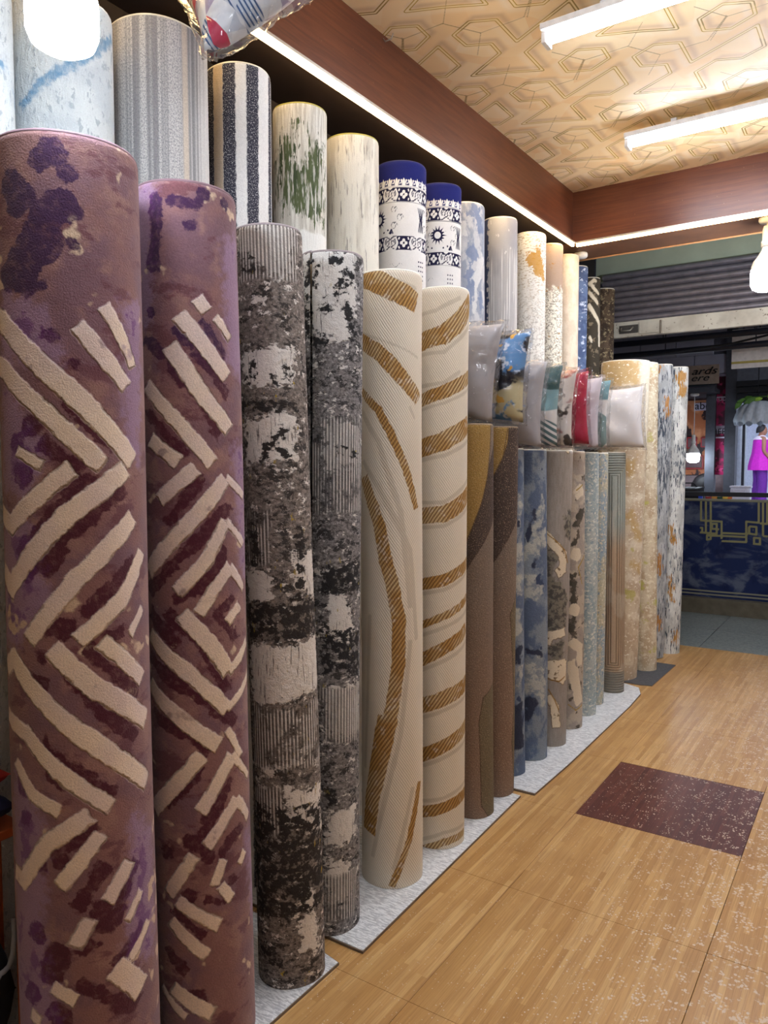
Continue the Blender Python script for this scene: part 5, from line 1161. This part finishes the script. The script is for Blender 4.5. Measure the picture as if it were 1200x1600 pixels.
NAVYR = m.pile(c, m1.st(0, 0.004), 0.2, 0.5)
kq = lambda X, Y: (1000+X*.1875, 740+Y*.1875)
RUGX0, RUGX1 = -2.75, 0.1
rz0, rz1 = (-1.312, 8.32, 0.115)[2], (-1.337, 8.32, 1.153)[2]
KEY = [(0.01, [(-1.549, 1.191), (-1.544, 0.953), (-1.347, 0.948), (-1.343, 0.769)]), (0.01, [(-1.503, 1.192), (-1.494, 0.83)]), (0.01, [(-1.456, 1.193), (-1.446, 0.763), (-1.481, 0.755), (-1.482, 0.799), (-1.321, 0.801), (-1.108, 0.799)]), (0.01, [(-1.553, 0.827), (-1.39, 0.822), (-1.392, 0.922), (-1.438, 0.922), (-1.437, 0.87), (-1.368, 0.867)]), (0.01, [(-1.554, 0.877), (-1.53, 0.876), (-1.529, 0.828)]), (0.01, [(-1.333, 0.831), (-1.098, 0.83)]), (0.01, [(-1.342, 0.748), (-1.107, 0.748)]), (0.01, [(-1.009, 1.178), (-1.003, 0.95), (-1.118, 0.957), (-1.112, 0.744)]), (0.01, [(-0.971, 1.179), (-0.961, 0.819)]), (0.01, [(-0.933, 1.18), (-0.927, 0.941), (-0.992, 0.944)]), (0.01, [(-1.089, 0.91), (-1.023, 0.907), (-1.021, 0.828), (-1.087, 0.837), (-1.089, 0.91)]), (0.01, [(-1.055, 0.875), (-1.05, 0.875)]), (0.01, [(-1.051, 0.736), (-0.986, 0.733), (-0.988, 0.794), (-1.042, 0.797), (-1.04, 0.73)]), (0.01, [(-0.961, 0.819), (-0.916, 0.815)])]
gx = np.linspace(RUGX0, RUGX1, 330); gz = np.linspace(rz0, rz1, 130); A, B = np.meshgrid(gx, gz)
sh = []
for sft in (-1.02, -0.0, 1.02):
    sh += [('s', w_, [(x+sft, z) for x, z in p]) for w_, p in KEY]
m1a = sdf(A, B, sh); m2a = sdf(A, B, [('s', 0.008, [(RUGX0, rz0+d), (RUGX1, rz0+d)]) for d in (0.03, 0.07, 0.105)])
idx = np.arange(A.size).reshape(A.shape)
Vr = []; 
yw = 0.006*np.sin(A*5)+0.004*np.sin(A*11+B*3)
front = np.stack([A, yw, B], -1).reshape(-1, 3); back = front + np.array([0, 0.012, 0])
Fq = np.stack([idx[:-1, :-1], idx[:-1, 1:], idx[1:, 1:], idx[1:, :-1]], -1).reshape(-1, 4)
rim = np.concatenate([idx[0, :], idx[1:, -1], idx[-1, -2::-1], idx[-2:0:-1, 0]])
nb = A.size; rn = np.roll(rim, -1)
Fr = np.stack([rim, rim+nb, rn+nb, rn], -1)
F = np.concatenate([Fq, Fq[:, ::-1]+nb, Fr])
t = thing('hanging_rug', 'navy rug with gold key pattern hanging from the rail across the corridor', 'rug', (0, 8.318, 0))
uv3 = np.concatenate([np.stack([A, B, A*0], -1).reshape(-1, 3)]*2)
mesh('rug_pile', np.concatenate([front, back]), F, NAVYR, t, True, {'uvw': uv3, 'm1': np.concatenate([m1a.ravel()]*2), 'm2': np.concatenate([m2a.ravel()]*2)})
tube('hanging_hem', [(RUGX0, 0.012, rz1+0.012), (RUGX1, 0.012, rz1+0.012)], 0.016, NAVYR, t, 8)

# counter behind the rail with small goods
cz = (-1.447, 9, 1.138)[2]
t = thing('shop_counter', 'pale counter behind the rail in the shop opposite', 'counter', (-1.4, 9.02, 0.12))
box('counter_top', (0, 0, cz-0.12-0.015), (2.6, 0.5, 0.03), plain('counter_white', (196, 196, 204), 0.4), t); box('counter_body', (0, 0.02, (cz-0.15)/2), (2.5, 0.42, cz-0.15-0.02), DARK, t)
rs_ = random.Random(8)
GOODC = [('amber', (190, 120, 30)), ('red', (150, 30, 30)), ('dark green', (30, 60, 40)), ('yellow', (210, 170, 50)), ('white', (220, 220, 225)), ('black', (24, 24, 28))]
for i, px in enumerate((1106, 1116, 1124, 1133, 1139)):
    nm, col = GOODC[(i*2+2) % 6] if i < 4 else GOODC[3]
    p = ony_ = [(-1.585, 8.88, 1.154), (-1.519, 8.88, 1.155), (-1.467, 8.88, 1.156), (-1.408, 8.88, 1.158), (-1.37, 8.88, 1.159)][i]
    nm, col = [('red', (150, 40, 34)), ('amber', (196, 130, 40)), ('dark green', (40, 70, 46)), ('yellow', (214, 178, 60)), ('orange', (206, 110, 40))][i]
    t = thing('small_packet', nm + ' small packet lying on the counter behind the rail', 'packet', (p[0], 8.90, cz), rs_.uniform(-.3, .3), 'small packets on the far counter')
    V, F = cushion_arrays(0.062, 0.045, 0.028, 8, i, 0.003, 0.02); V[:, 2] += 0.024
    mesh('wrapper', V, F, plain('packet_'+nm.replace(' ', '_'), col, 0.4), t, True)
p = (-1.267, 8.95, 1.228)
t = thing('storage_tub', 'white plastic tub with rounded corners on the counter before the woman', 'tub', (p[0], 8.98, cz))
WT = plain('white_tub', (214, 212, 226), 0.35)
box('tub_body', (0, 0, 0.075), (0.20, 0.14, 0.15), WT, t, bev=0.025); box('tub_lid', (0, 0, 0.155), (0.212, 0.15, 0.022), WT, t, bev=0.008)
tube('handle', [(-0.06, -0.078, 0.12), (-0.05, -0.088, 0.09), (0.05, -0.088, 0.09), (0.06, -0.078, 0.12)], 0.005, WT, t, 6)
p = (-1.765, 9, 1.312)
t = thing('camera_bag', 'low black equipment bag on the counter under the far glowing bulb', 'bag', (p[0]-0.05, 9.02, cz))
V, F = cushion_arrays(0.34, 0.15, 0.16, 14, 3, 0.02, 0.05); V[:, 2] += 0.075; mesh('bag_body', V, F, BLK, t, True)
tube('carry_strap', [(-0.1, 0, 0.13), (-0.05, 0, 0.19), (0.05, 0, 0.19), (0.1, 0, 0.13)], 0.008, BLK, t, 6)
tag(box('blue_box', ((-1.672, 8.94, 1.271)[0], 8.94, cz+0.03), (0.04, 0.04, 0.06), plain('blue_card', (40, 70, 190), 0.5)), 'tiny bright blue box on the counter beside the black bag', 'box')

# shop front: pillars, header, slats, posters
def px_box(name, px0, py0, px1, py1, y, d, mat, parent=None, kind=None):
    x0, _, z1 = px0; x1, _, z0 = px1
    return None
pl1a, pl1b = (-1.741, 9.5, 2.485), (-1.637, 9.5, 1.055)
pl2a, pl2b = (-1.527, 9.5, 2.765), (-1.409, 9.5, 1.062)
wall_block('trim_6', pl1a[0], pl1b[0], 0.12, 2.68, YF, DARK, 0.12); wall_block('trim_7', pl2a[0], pl2b[0], 0.12, 3.4, YF-0.04, DARK, 0.16)
hd0, hd1 = (-1.498, 9.5, 2.705), (-0.29, 9.5, 2.28)
hw = wall_block('wall_header', pl2b[0]-0.05, 0.9, hd1[2]-0.04, 3.42, YF-0.02, plain('header_panel', (96, 102, 114), 0.6), 0.14)
t = thing('shop_shutter_box', 'dark ribbed shutter box over the bright doorway opposite', 'shutter', (pl2b[0], YF-0.05, hd1[2]))
for k in range(3): box('slat', (0.8, 0, 0.03+k*0.075), (1.6, 0.04, 0.062), DARKER, t, bev=0.008)
t = thing('shutter_slats', 'dark slatted vent over the poster alcove opposite', 'vent', (pl1a[0]-0.62, YF+0.03, 2.40))
for k in range(5): box('slat', (0.31, 0, 0.03+k*0.052), (0.62, 0.03, 0.040), plain('slate_slat', (64, 74, 82), 0.6) if k == 0 else bpy.data.materials['slate_slat'], t, bev=0.004)
def text(body, loc, size, mat, parent, shear=0.0, ext=0.003, rz=0.0, sx=1.0):
    cu = bpy.data.curves.new('lettering', 'FONT'); cu.body = body; cu.size = size; cu.extrude = ext; cu.shear = shear; cu.align_x = 'LEFT'
    o = bpy.data.objects.new('lettering', cu); COL.objects.link(o); cu.materials.append(mat)
    bpy.context.view_layer.update()
    me = bpy.data.meshes.new_from_object(o.evaluated_get(bpy.context.evaluated_depsgraph_get())); bpy.data.objects.remove(o)
    V = np.array([v.co[:] for v in me.vertices]) * (sx, 1, 1); V = np.stack([V[:, 0], -V[:, 2], V[:, 1]], -1)
    me.vertices.foreach_set('co', V.astype(np.float32).ravel()); me.update()
    o = bpy.data.objects.new('lettering', me); COL.objects.link(o); o.parent = parent; o.location = loc; return o
INK = plain('black_ink', (22, 22, 26), 0.7)
# tan sign with two lines of slanted letters
s0, s1 = (-2.053, 9.46, 2.704), (-1.602, 9.46, 2.48)
t = thing('shop_sign', 'tan sign with slanted black lettering on the block wall opposite', 'sign', (s0[0], 9.46, s1[2]))
box('sign_board', ((s1[0]-s0[0])/2, 0.012, (s0[2]-s1[2])/2), (s1[0]-s0[0], 0.02, s0[2]-s1[2]), plain('tan_board', (160, 142, 126), 0.7), t)
q0, q1 = (-1.907, 9.46, 2.596), (-1.905, 9.46, 2.521)
text('ards', (q0[0]-s0[0], -0.004, q0[2]-s1[2]), 0.12, INK, t, 0.35, sx=1.35); text('ere', (q1[0]-s0[0]-0.01, -0.004, q1[2]-s1[2]), 0.11, INK, t, 0.35, sx=1.35)
# white sign hanging in the corridor
s0, s1 = (-1.23, 7.9, 2.798), (-0.397, 7.9, 2.449)
t = thing('hanging_sign', 'white sign board with a yellow lower stripe hanging below the shutter', 'sign', (s0[0], 7.9, s1[2]))
SW, SHH = 1.5, s0[2]-s1[2]+0.02
box('sign_board', (SW/2, 0.015, SHH/2), (SW, 0.03, SHH), plain('white_board', (214, 210, 206), 0.6), t)
box('stripe', (SW/2, -0.002, 0.055), (SW, 0.004, 0.022), plain('olive_stripe', (170, 156, 80), 0.6), t)
for k in range(4): box('print_line', (0.62, -0.002, 0.26-k*0.035), (0.62, 0.003, 0.008), plain('pale_print', (180, 178, 178), 0.6), t, bev=0)
for x in (0.1, 1.4): box('hanger', (x, 0.015, SHH+(3.4-s1[2]-SHH)/2), (0.02, 0.01, 3.4-s1[2]-SHH), DARK, t, bev=0)
# pink poster column with STUDIO and HERE
s0, s1 = (-1.684, 9.56, 2.569), (-1.496, 9.56, 1.418)
t = thing('poster_banner', 'tall pink and maroon poster banner between the dark pillars opposite', 'poster', (s0[0]-0.02, 9.56, s1[2]))
W_, H_ = s1[0]-s0[0]+0.05, s0[2]-s1[2]
m = Mat('pink_print', 0.5, 'obj'); c = m.mix(m.nz(9, 9, 4, sw=9).st(0.5, 0.06), (150, 24, 76), (74, 26, 48)); c = m.mix(m.nz(14, 14, 3, sw=14).st(0.64, 0.02), c, (186, 60, 110)); c = m.mix((m.v*0+m.w).band(0.42*H_, 0.50*H_, 0.01), c, (150, 140, 156))
box('poster_sheet', (W_/2, 0.01, H_/2), (W_, 0.012, H_), m.out(c), t, bev=0)
TXT = plain('pale_print_ink', (190, 180, 200), 0.6)
for wd, f0, sz, mt_ in (('STUDIO', 0.755, 0.062, TXT), ('HERE', 0.415, 0.09, INK)):
    text(wd, (0.02, -0.004, f0*H_), sz, mt_, t)
for f0 in (0.79, 0.46, 0.38): box('print_bar', (W_/2, -0.001, f0*H_), (W_*0.9, 0.003, 0.016), TXT, t, bev=0)
# alcove with poster prints
s0, s1 = (-2.309, 9.97, 2.337), (-1.794, 9.97, 1.413)
wall_block('wall_alcove', -4.5, pl2a[0], 0.12, 2.75, YF+0.5, plain('alcove_wall', (138, 120, 122), 0.8), 0.08)
t = thing('photo_poster', 'orange brown photo poster with a white lettered strip in the alcove', 'poster', (s0[0], 9.97, s1[2]))
W_, H_ = s1[0]-s0[0], s0[2]-s1[2]
m = Mat('photo_print', 0.5, 'obj'); c = m.mix(m.nz(4, 4, 4, sw=4).st(0.5, 0.06), (176, 104, 66), (206, 140, 100)); c = m.mix(m.nz(5, 5, 4, sw=3).st(0.58, 0.02), c, (52, 36, 38))
box('poster_sheet', (W_/2, 0.012, H_/2), (W_, 0.012, H_), m.out(c), t, bev=0)
b0, b1 = (-1.967, 9.95, 2.303), (-1.816, 9.95, 2.21)
box('white_strip', ((b0[0]+b1[0])/2-s0[0], 0.0, (b0[2]+b1[2])/2-s1[2]), (b1[0]-b0[0], 0.008, b0[2]-b1[2]), TXT, t, bev=0)
text('abc', (b0[0]-s0[0]+0.01, -0.008, b1[2]-s1[2]+0.015), 0.13, INK, t)
FR = plain('red_frame', (150, 30, 40), 0.5)
for i, (q0, q1) in enumerate((((-2.033, 9.95, 1.876), (-1.924, 9.95, 1.747)), ((-1.868, 9.95, 1.872), (-1.798, 9.95, 1.761)), ((-2.058, 9.95, 1.652), (-1.844, 9.95, 1.492)))):
    t = thing('picture_frame', ['small red framed picture above the far glowing bulb', 'small red framed picture beside the dark pillar', 'wide red framed picture behind the far glowing bulb'][i], 'picture', ((q0[0]+q1[0])/2, 9.95, q1[2]))
    w, h = q1[0]-q0[0], q0[2]-q1[2]
    box('picture_sheet', (0, 0.004, h/2), (w*0.86, 0.006, h*0.84), plain('dim_print', (96, 70, 74), 0.5), t, bev=0)
    for s in (-1, 1): box('frame_bar', (s*w/2, 0, h/2), (0.014, 0.014, h), FR, t, bev=0); box('frame_bar', (0, 0, h/2+s*h/2), (w, 0.014, 0.014), FR, t, bev=0)
bx, by, bz = (-1.83, 9.3, 1.56)
bulb('pendant_bulb', 'small glowing bulb in the shop opposite before the orange poster', bx, by, 2.36, bz, 0.07)
tag(box('ceiling_alcove', (-2.9, 9.6, 2.39), (2.6, 0.76, 0.05), DARK, bev=0), kind='structure')

# dark pipes under the corridor ceiling, and a slack cable
PIPE = plain('dark_pipe', (44, 46, 58), 0.4, 0.3)
p0, p1 = (-2.395, 7.6, 2.728), (-1.194, 7.6, 2.738)
for i, dz in enumerate((0.0, -0.10)):
    t = thing('conduit_pipe', ['upper', 'lower'][i] + ' of two dark pipes across the corridor below the shutter', 'pipe', (0, 7.6+i*0.1, 0))
    tube('pipe_run', [(p0[0]-2.0, 0, p0[2]+dz), (p0[0]+0.5, 0, p0[2]+dz+0.0), (1.0, 0, p0[2]+dz+0.02)], 0.030, PIPE, t, 10)
    for k in range(4): tube('pipe_clip', [(p0[0]-0.2+k*0.8, 0, p0[2]+dz-0.005), (p0[0]-0.2+k*0.8, 0, p0[2]+dz+0.035+(3.40-p0[2]-dz-0.035))], 0.006, DARK, t, 6)
p0, p1 = (-2.265, 7.5, 2.577), (-1.16, 7.5, 2.622)
tag(tube('slack_cable', [(p0[0]-0.6, 7.45, p0[2]+0.02), (p0[0], 7.45, p0[2]), (p0[0]*0.55+p1[0]*0.45, 7.45, p0[2]-0.015+0.02), (p1[0], 7.45, p1[2]), (p1[0]+1.2, 7.45, p1[2]+0.2)], 0.010, DARKER), 'black cable sagging across the corridor under the pipes', 'cable')
tag(box('beam_corridor', (0, 7.9, 3.36), (9, 0.14, 0.14), plain('grey_beam', (120, 122, 136), 0.8), bev=0.004), kind='structure')

t = thing('tube_light', 'added unseen tube light on the corridor ceiling to the right of the entrance', 'light', (1.2, 7.45, 3.40))  # lamp out of view, added to brighten the corridor and shop fronts
CORR_FILL_L = glow('corridor_fill_light', (236, 240, 255), 110.0); STUD_L = glow('studio_light', (236, 242, 255), 60.0)
box('housing', (0, 0, -0.01), (1.3, 0.06, 0.02), WHITEP, t); box('diffuser', (0, 0, -0.035), (1.2, 0.04, 0.03), CORR_FILL_L, t, bev=0.01)
# bright room behind the doorway
BR = plain('bright_wall', (212, 218, 232), 0.8); YR = 20.0
dx0 = pl2b[0]
tag(box('floor_studio', ((dx0-2.6+3.0)/2-0.3, (YF+0.2+YR)/2, 0.70), (5.6-dx0*0, YR-YF-0.2, 0.1), plain('studio_floor', (176, 176, 186), 0.5), bev=0), kind='structure')
tag(box('wall_studio_back', (-0.5, YR+0.05, 2.3), (6, 0.1, 3.4), BR, bev=0), kind='structure')
tag(box('wall_studio_left', (dx0-1.9, (YF+0.3+YR)/2+0.1, 2.3), (0.08, YR-YF-0.4, 3.4), BR, bev=0), kind='structure')
tag(box('wall_studio_right', (2.3, (YF+0.3+YR)/2+0.1, 2.3), (0.08, YR-YF-0.4, 3.4), BR, bev=0), kind='structure')
tag(box('ceiling_studio', (-0.2, (YF+0.2+YR)/2, 3.9), (5.6, YR-YF, 0.1), BR, bev=0), kind='structure')
t = thing('tube_light', 'tube light on the ceiling of the bright room opposite', 'light', (-0.6, 13.5, 3.85))
box('diffuser', (0, 0, -0.05), (0.16, 5.0, 0.05), STUD_L, t, bev=0.01); box('housing', (0, 0, -0.012), (0.2, 5.1, 0.024), WHITEP, t)
s0 = (-1.676, 12, 2.251)
tag(box('corner_post', (s0[0], 12.0, 1.9), (0.035, 0.05, 2.3), DARKER), 'thin dark post inside the bright room left of the woman', 'post')
t = thing('backdrop_panel', 'pale standing backdrop panel at the left side of the bright doorway', 'panel', (-1.732, 12.076, 0.992))
t.rotation_euler = (0, 0, 0.45)
box('panel_sheet', (0, 0, 0.62), (0.16, 0.03, 2.1), plain('panel_grey', (170, 178, 186), 0.5), t)
box('panel_foot', (0, 0, -0.44), (0.22, 0.3, 0.04), DARK, t)
# ruffled pendant shade with leaves
p = (-1.171, 9.36, 2.116)
t = thing('ruffled_pendant_lamp', 'white ruffled pendant shade hanging in the bright doorway', 'lamp', (p[0], 9.36, p[2]))
n = 72; prof = [(0.05, 0.13), (0.12, 0.12), (0.18, 0.07), (0.215, 0.0), (0.235, -0.07), (0.225, -0.12)]
V = []
for k, (r, z) in enumerate(prof):
    for j in range(n):
        a = 2*math.pi*j/n; rr = r*(1+0.09*(k/5)*math.sin(a*12)+0.02*math.sin(a*25+k)); V.append((rr*math.cos(a), rr*math.sin(a), z-0.02*(k/5)*math.cos(a*12)))
F = [(i*n+j, i*n+(j+1) % n, (i+1)*n+(j+1) % n, (i+1)*n+j) for i in range(len(prof)-1) for j in range(n)]
mesh('ruffle', V, F, plain('sheer_white', (190, 198, 206), 0.6), t, True)
tube('cord', [(0, 0, 0.12), (0, 0, 0.7), (0, 0, 3.40-p[2])], 0.006, DARKER, t, 6)
LEAF = plain('leaf_green', (140, 176, 60), 0.6, grain=0.2, scale=20); LEAF2 = plain('leaf_dark_green', (70, 110, 40), 0.6, grain=0.2, scale=20)
t = thing('leaf_garland', 'green leafy garland draped over the ruffled pendant shade', 'garland', (p[0]+0.04, 9.30, p[2]+0.135))
tube('stem', [(-0.20, 0, 0.0), (-0.08, -0.02, 0.035), (0.08, -0.02, 0.04), (0.26, 0, 0.02)], 0.006, LEAF2, t, 6)
rl = random.Random(3)
for k in range(11):
    a = rl.uniform(-0.9, 0.9); L = rl.uniform(0.10, 0.17); x = -0.19+0.042*k
    pr = [(0, 0), (0.3, 0.26), (0.6, 0.3), (1, 0)]
    V = [(0, 0, 0), (L*.3, 0, L*.2), (L*.65, -0.012, L*.2), (L, 0, 0), (L*.65, -0.012, -L*.2), (L*.3, 0, -L*.2), (L*.5, -0.02, 0)]
    F = [(0, 1, 6), (1, 2, 6), (2, 3, 6), (3, 4, 6), (4, 5, 6), (5, 0, 6)]
    o = mesh('leaf', V, F, LEAF if k > 4 else LEAF2, t, True); o.location = (x, -0.03, 0.02); o.rotation_euler = (rl.uniform(-.4, .4), a-0.5 if k > 5 else a+2.6, rl.uniform(-.5, .5))

# ------------------------------------------------------------------ people
SKIN = plain('skin_brown', (150, 104, 80), 0.5, grain=0.03); HAIR = plain('black_hair', (24, 20, 22), 0.6, grain=0.1, scale=90)
def skin_body(name, verts, edges, radii, mat, parent, root=0, sub=2):
    me = bpy.data.meshes.new(name); me.from_pydata(verts, edges, []); me.update()
    o = bpy.data.objects.new(name, me); COL.objects.link(o); o.parent = parent; me.materials.append(mat)
    md = o.modifiers.new('skin', 'SKIN'); md.use_smooth_shade = True
    for i, r in enumerate(radii):
        sv = me.skin_vertices[0].data[i]; sv.radius = r if isinstance(r, tuple) else (r, r); sv.use_root = (i == root)
    sb = o.modifiers.new('subsurf', 'SUBSURF'); sb.levels = sub; sb.render_levels = sub
    return o
def rings(name, R, mat, parent, n=24, wob=0.0, nw=9):
    """loft of elliptical rings: (cx, cy, z, rx, ry)"""
    V = []
    for k, (cx_, cy_, z, rx, ry) in enumerate(R):
        for j in range(n):
            a = 2*math.pi*j/n; w = 1+wob*(k/max(1, len(R)-1))*math.sin(a*nw+k*0.4); V.append((cx_+rx*w*math.cos(a), cy_+ry*w*math.sin(a), z))
    F = [(i*n+j, i*n+(j+1) % n, (i+1)*n+(j+1) % n, (i+1)*n+j) for i in range(len(R)-1) for j in range(n)]
    return mesh(name, V, [f[::-1] for f in F] if R[0][2] > R[-1][2] else F, mat, parent, True)
def head_mesh(name, c, s, mat, parent):
    """head looking along +x: skull, brow, nose, lips, chin and ears, about s high"""
    n, mrow = 32, 26; V = []
    for i in range(mrow+1):
        ph = math.pi*i/mrow; z = -math.cos(ph)
        for j in range(n):
            th = 2*math.pi*j/n; x = math.sin(ph)*math.cos(th)*0.40; y = math.sin(ph)*math.sin(th)*0.33; zz = z*0.5
            f = max(0, math.cos(th))
            if z < 0: x *= 1-0.10*(-z); y *= 1-0.30*z*z; x += 0.05*(-z)*f
            g = lambda a, b, w: math.exp(-((z-a)/w)**2)
            side = abs(math.sin(th))
            x += f**14*(0.085*g(-0.16, 0, 0.12)+0.03*g(-0.46, 0, 0.06)+0.03*g(-0.62, 0, 0.05)+0.035*g(-0.86, 0, 0.10))
            x += -0.03*f**3*g(0.02, 0, 0.08)*math.exp(-((side-0.32)/0.14)**2) + 0.02*f**2*g(0.16, 0, 0.07)
            if math.cos(th) < 0: x *= 1.12 if z > -0.3 else 0.9
            y += 0.045*math.copysign(1, math.sin(th))*math.exp(-((abs(th-math.pi)-math.pi/2-(0))/0.12)**2)*g(-0.12, 0, 0.16)
            V.append((c[0]+x*s, c[1]+y*s, c[2]+zz*s))
    F = [(i*n+j, i*n+(j+1) % n, (i+1)*n+(j+1) % n, (i+1)*n+j) for i in range(mrow) for j in range(n)]
    return V, F
EYEW, EYED = plain('eye_white', (230, 228, 224), 0.3), plain('eye_dark', (30, 22, 20), 0.3)
LIP = plain('lip', (140, 70, 66), 0.5)
def face_details(c, s, parent):
    for sy in (-1, 1):
        e = (c[0]+0.33*s, c[1]+sy*0.125*s, c[2]+0.02*s)
        V, F = tube_arrays([(e[0]-0.03*s, e[1], e[2]), (e[0]+0.012*s, e[1], e[2])], [0.035*s, 0.02*s], 10); mesh('eye', V, F, EYED, parent, True)
    V, F = tube_arrays([(c[0]+0.395*s, c[1]-0.08*s, c[2]-0.255*s), (c[0]+0.425*s, c[1], c[2]-0.25*s), (c[0]+0.395*s, c[1]+0.08*s, c[2]-0.255*s)], [0.012*s, 0.024*s, 0.012*s], 8); mesh('lips', V, F, LIP, parent, True)
def hair_cap(c, s, parent, back=0.0, low=-0.05):
    n, mr = 32, 16; V = []
    for i in range(mr+1):
        ph = i/mr
        for j in range(n):
            th = 2*math.pi*j/n; ft = math.cos(th)
            lim = 0.62 if ft > 0.55 else (0.62+(0.55-ft)/0.75*0.9 if ft > -0.2 else 1.52+(-0.2-ft)*0.35)
            p_ = ph*lim*1.12; r = 1.10+0.03*math.sin(th*9+ph*14)
            V.append((c[0]+s*(0.43*r*math.sin(p_)*ft-0.03-back*max(0, -ft)*ph), c[1]+s*0.36*r*math.sin(p_)*math.sin(th), c[2]+s*0.51*r*math.cos(p_)))
    F = [(i*n+j, (i+1)*n+j, (i+1)*n+(j+1) % n, i*n+(j+1) % n) for i in range(mr) for j in range(n)]
    return mesh('hair', V, F, HAIR, parent, True)
# woman in profile, standing in the bright room
b0 = (-2.105, 17.414, 0.75)
yaw = math.atan2(775, 1170)
p = thing('person', 'person with short dark hair in magenta top and purple trousers standing in profile', 'person', (b0[0], b0[1], 0.75), yaw)
ztop = (-1.962, 16, 2.284)[2]
HT = 1.64
NECK = 1.40; hc = (0.03, 0, 1.525); hs_ = 0.225
verts = [(0, 0, .93), (0, 0, 1.08), (-.01, 0, 1.22), (-.01, 0, 1.34), (0.0, 0, 1.42), (0.02, 0, 1.50)]; rad_ = [(.14, .10), (.11, .085), (.125, .085), (.12, .07), .048, .05]
edges = [(0, 1), (1, 2), (2, 3), (3, 4), (4, 5)]
def limb(start, pts, rr):
    prev = start
    for q, r in zip(pts, rr):
        verts.append(q); rad_.append(r); edges.append((prev, len(verts)-1)); prev = len(verts)-1
    return prev
hands = []
for s in (-1, 1):
    limb(0, [(0.0, s*.09, .86), (0.01, s*.095, .48), (-0.02, s*.095, .10), (0.09, s*.10, .03), (.15, s*.10, .022)], [.085, .055, .036, .03, .024])
    w = limb(3, [(-.01, s*.15, 1.36), (-.03, s*.19, 1.10), (.12, s*.20, .90)], [.052, .038, .027])
    w0 = verts[w]
    pm = limb(w, [(w0[0]+.05, w0[1], w0[2]-.045)], [(.036, .018)])
    q = verts[pm]
    for k, (dy, L) in enumerate(((-.024, .052), (-.008, .060), (.008, .057), (.024, .046))):
        limb(pm, [(q[0]+.022, q[1]+dy, q[2]-.028), (q[0]+.022+L*.5, q[1]+dy, q[2]-.05), (q[0]+.018+L*.6, q[1]+dy, q[2]-.05-L*.5)], [.009, .008, .007])
    limb(w, [(w0[0]+.035, w0[1]-s*.03, w0[2]-.02), (w0[0]+.065, w0[1]-s*.04, w0[2]-.045)], [.010, .008])
body = skin_body('body', verts, edges, rad_, SKIN, p)
V, F = head_mesh('head', hc, hs_, SKIN, p); hd_ = mesh('head', V, F, SKIN, p, True); face_details(hc, hs_, p); hair_cap(hc, hs_, p, 0.10)
MAG = plain('magenta_cloth', (186, 28, 168), 0.7); PUR = plain('purple_cloth', (96, 30, 130), 0.7); WHC = plain('white_collar_cloth', (226, 214, 226), 0.7)
rings('top', [(0, 0, 1.37, .085, .13), (-.005, 0, 1.32, .135, .17), (0.0, 0, 1.20, .15, .175), (0, 0, 1.05, .165, .18), (0, 0, .92, .20, .20), (0.01, 0, .80, .235, .22), (0.02, 0, .70, .25, .23)], MAG, p, 36, 0.05)
rings('collar', [(0.005, 0, 1.425, .062, .062), (0, 0, 1.40, .085, .11), (0, 0, 1.365, .125, .165), (-.003, 0, 1.335, .142, .178)], WHC, p, 28)
for s in (-1, 1): rings('trouser_leg', [(0, s*.085, .95, .125, .10), (0.0, s*.09, .75, .105, .09), (0.01, s*.095, .48, .095, .085), (-.01, s*.095, .15, .105, .088), (-.01, s*.095, .07, .11, .09)], PUR, p, 28, 0.05)
# seated person behind the counter, seen from the chest up
b0 = (-1.743, 9.664, 1.3)
p = thing('person', 'person with black hair seated behind the far counter below the pink poster', 'person', (b0[0], b0[1]+0.02, 0.12), yaw-0.25)
hz = b0[2]-0.12
verts = [(-.06, 0, .46), (-.08, 0, hz-.52), (-.08, 0, hz-.30), (-.05, 0, hz-.20), (-.03, 0, hz-.10)]; rad_ = [(.15, .12), (.12, .10), (.13, .09), .055, .05]; edges = [(0, 1), (1, 2), (2, 3), (3, 4)]
for s in (-1, 1):
    limb(2, [(-.07, s*.17, hz-.30), (-.06, s*.21, hz-.56), (.16, s*.16, hz-.62), (.22, s*.15, hz-.62)], [.055, .045, .032, (.035, .02)])
    e_ = len(verts)-1; q = verts[e_]
    for dy, L in ((-.024, .05), (-.008, .06), (.008, .057), (.024, .045)): limb(e_, [(q[0]+.03, q[1]+dy, q[2]), (q[0]+.03+L, q[1]+dy, q[2]-.015)], [.009, .007])
    limb(e_, [(q[0]+.01, q[1]-s*.035, q[2]), (q[0]+.04, q[1]-s*.05, q[2])], [.010, .008])
    limb(0, [(.0, s*.10, .44), (.36, s*.11, .45), (.34, s*.11, .09), (.42, s*.11, .03)], [.085, .06, .042, .03])
skin_body('body', verts, edges, rad_, SKIN, p)
hc = (-.01, 0, hz); V, F = head_mesh('head', hc, .225, SKIN, p); mesh('head', V, F, SKIN, p, True); face_details(hc, .225, p); hair_cap(hc, .235, p, 0.25)
rings('jacket', [(-.05, 0, hz-.19, .07, .08), (-.07, 0, hz-.25, .11, .17), (-.08, 0, hz-.34, .15, .20), (-.08, 0, hz-.55, .15, .17), (-.06, 0, .44, .18, .18)], BLK, p, 28, 0.03)
t = thing('stool', 'dark round stool under the seated person behind the far counter', 'stool', p.location, 0)
lathe('seat', [(0, .36), (.17, .36), (.18, .34), (.17, .31), (0, .31)], BLK, t); lathe('column', [(.03, .31), (.03, .02)], DARKER, t); lathe('foot', [(0, .02), (.03, .02), (.18, .01), (.18, 0), (0, 0)], DARKER, t)
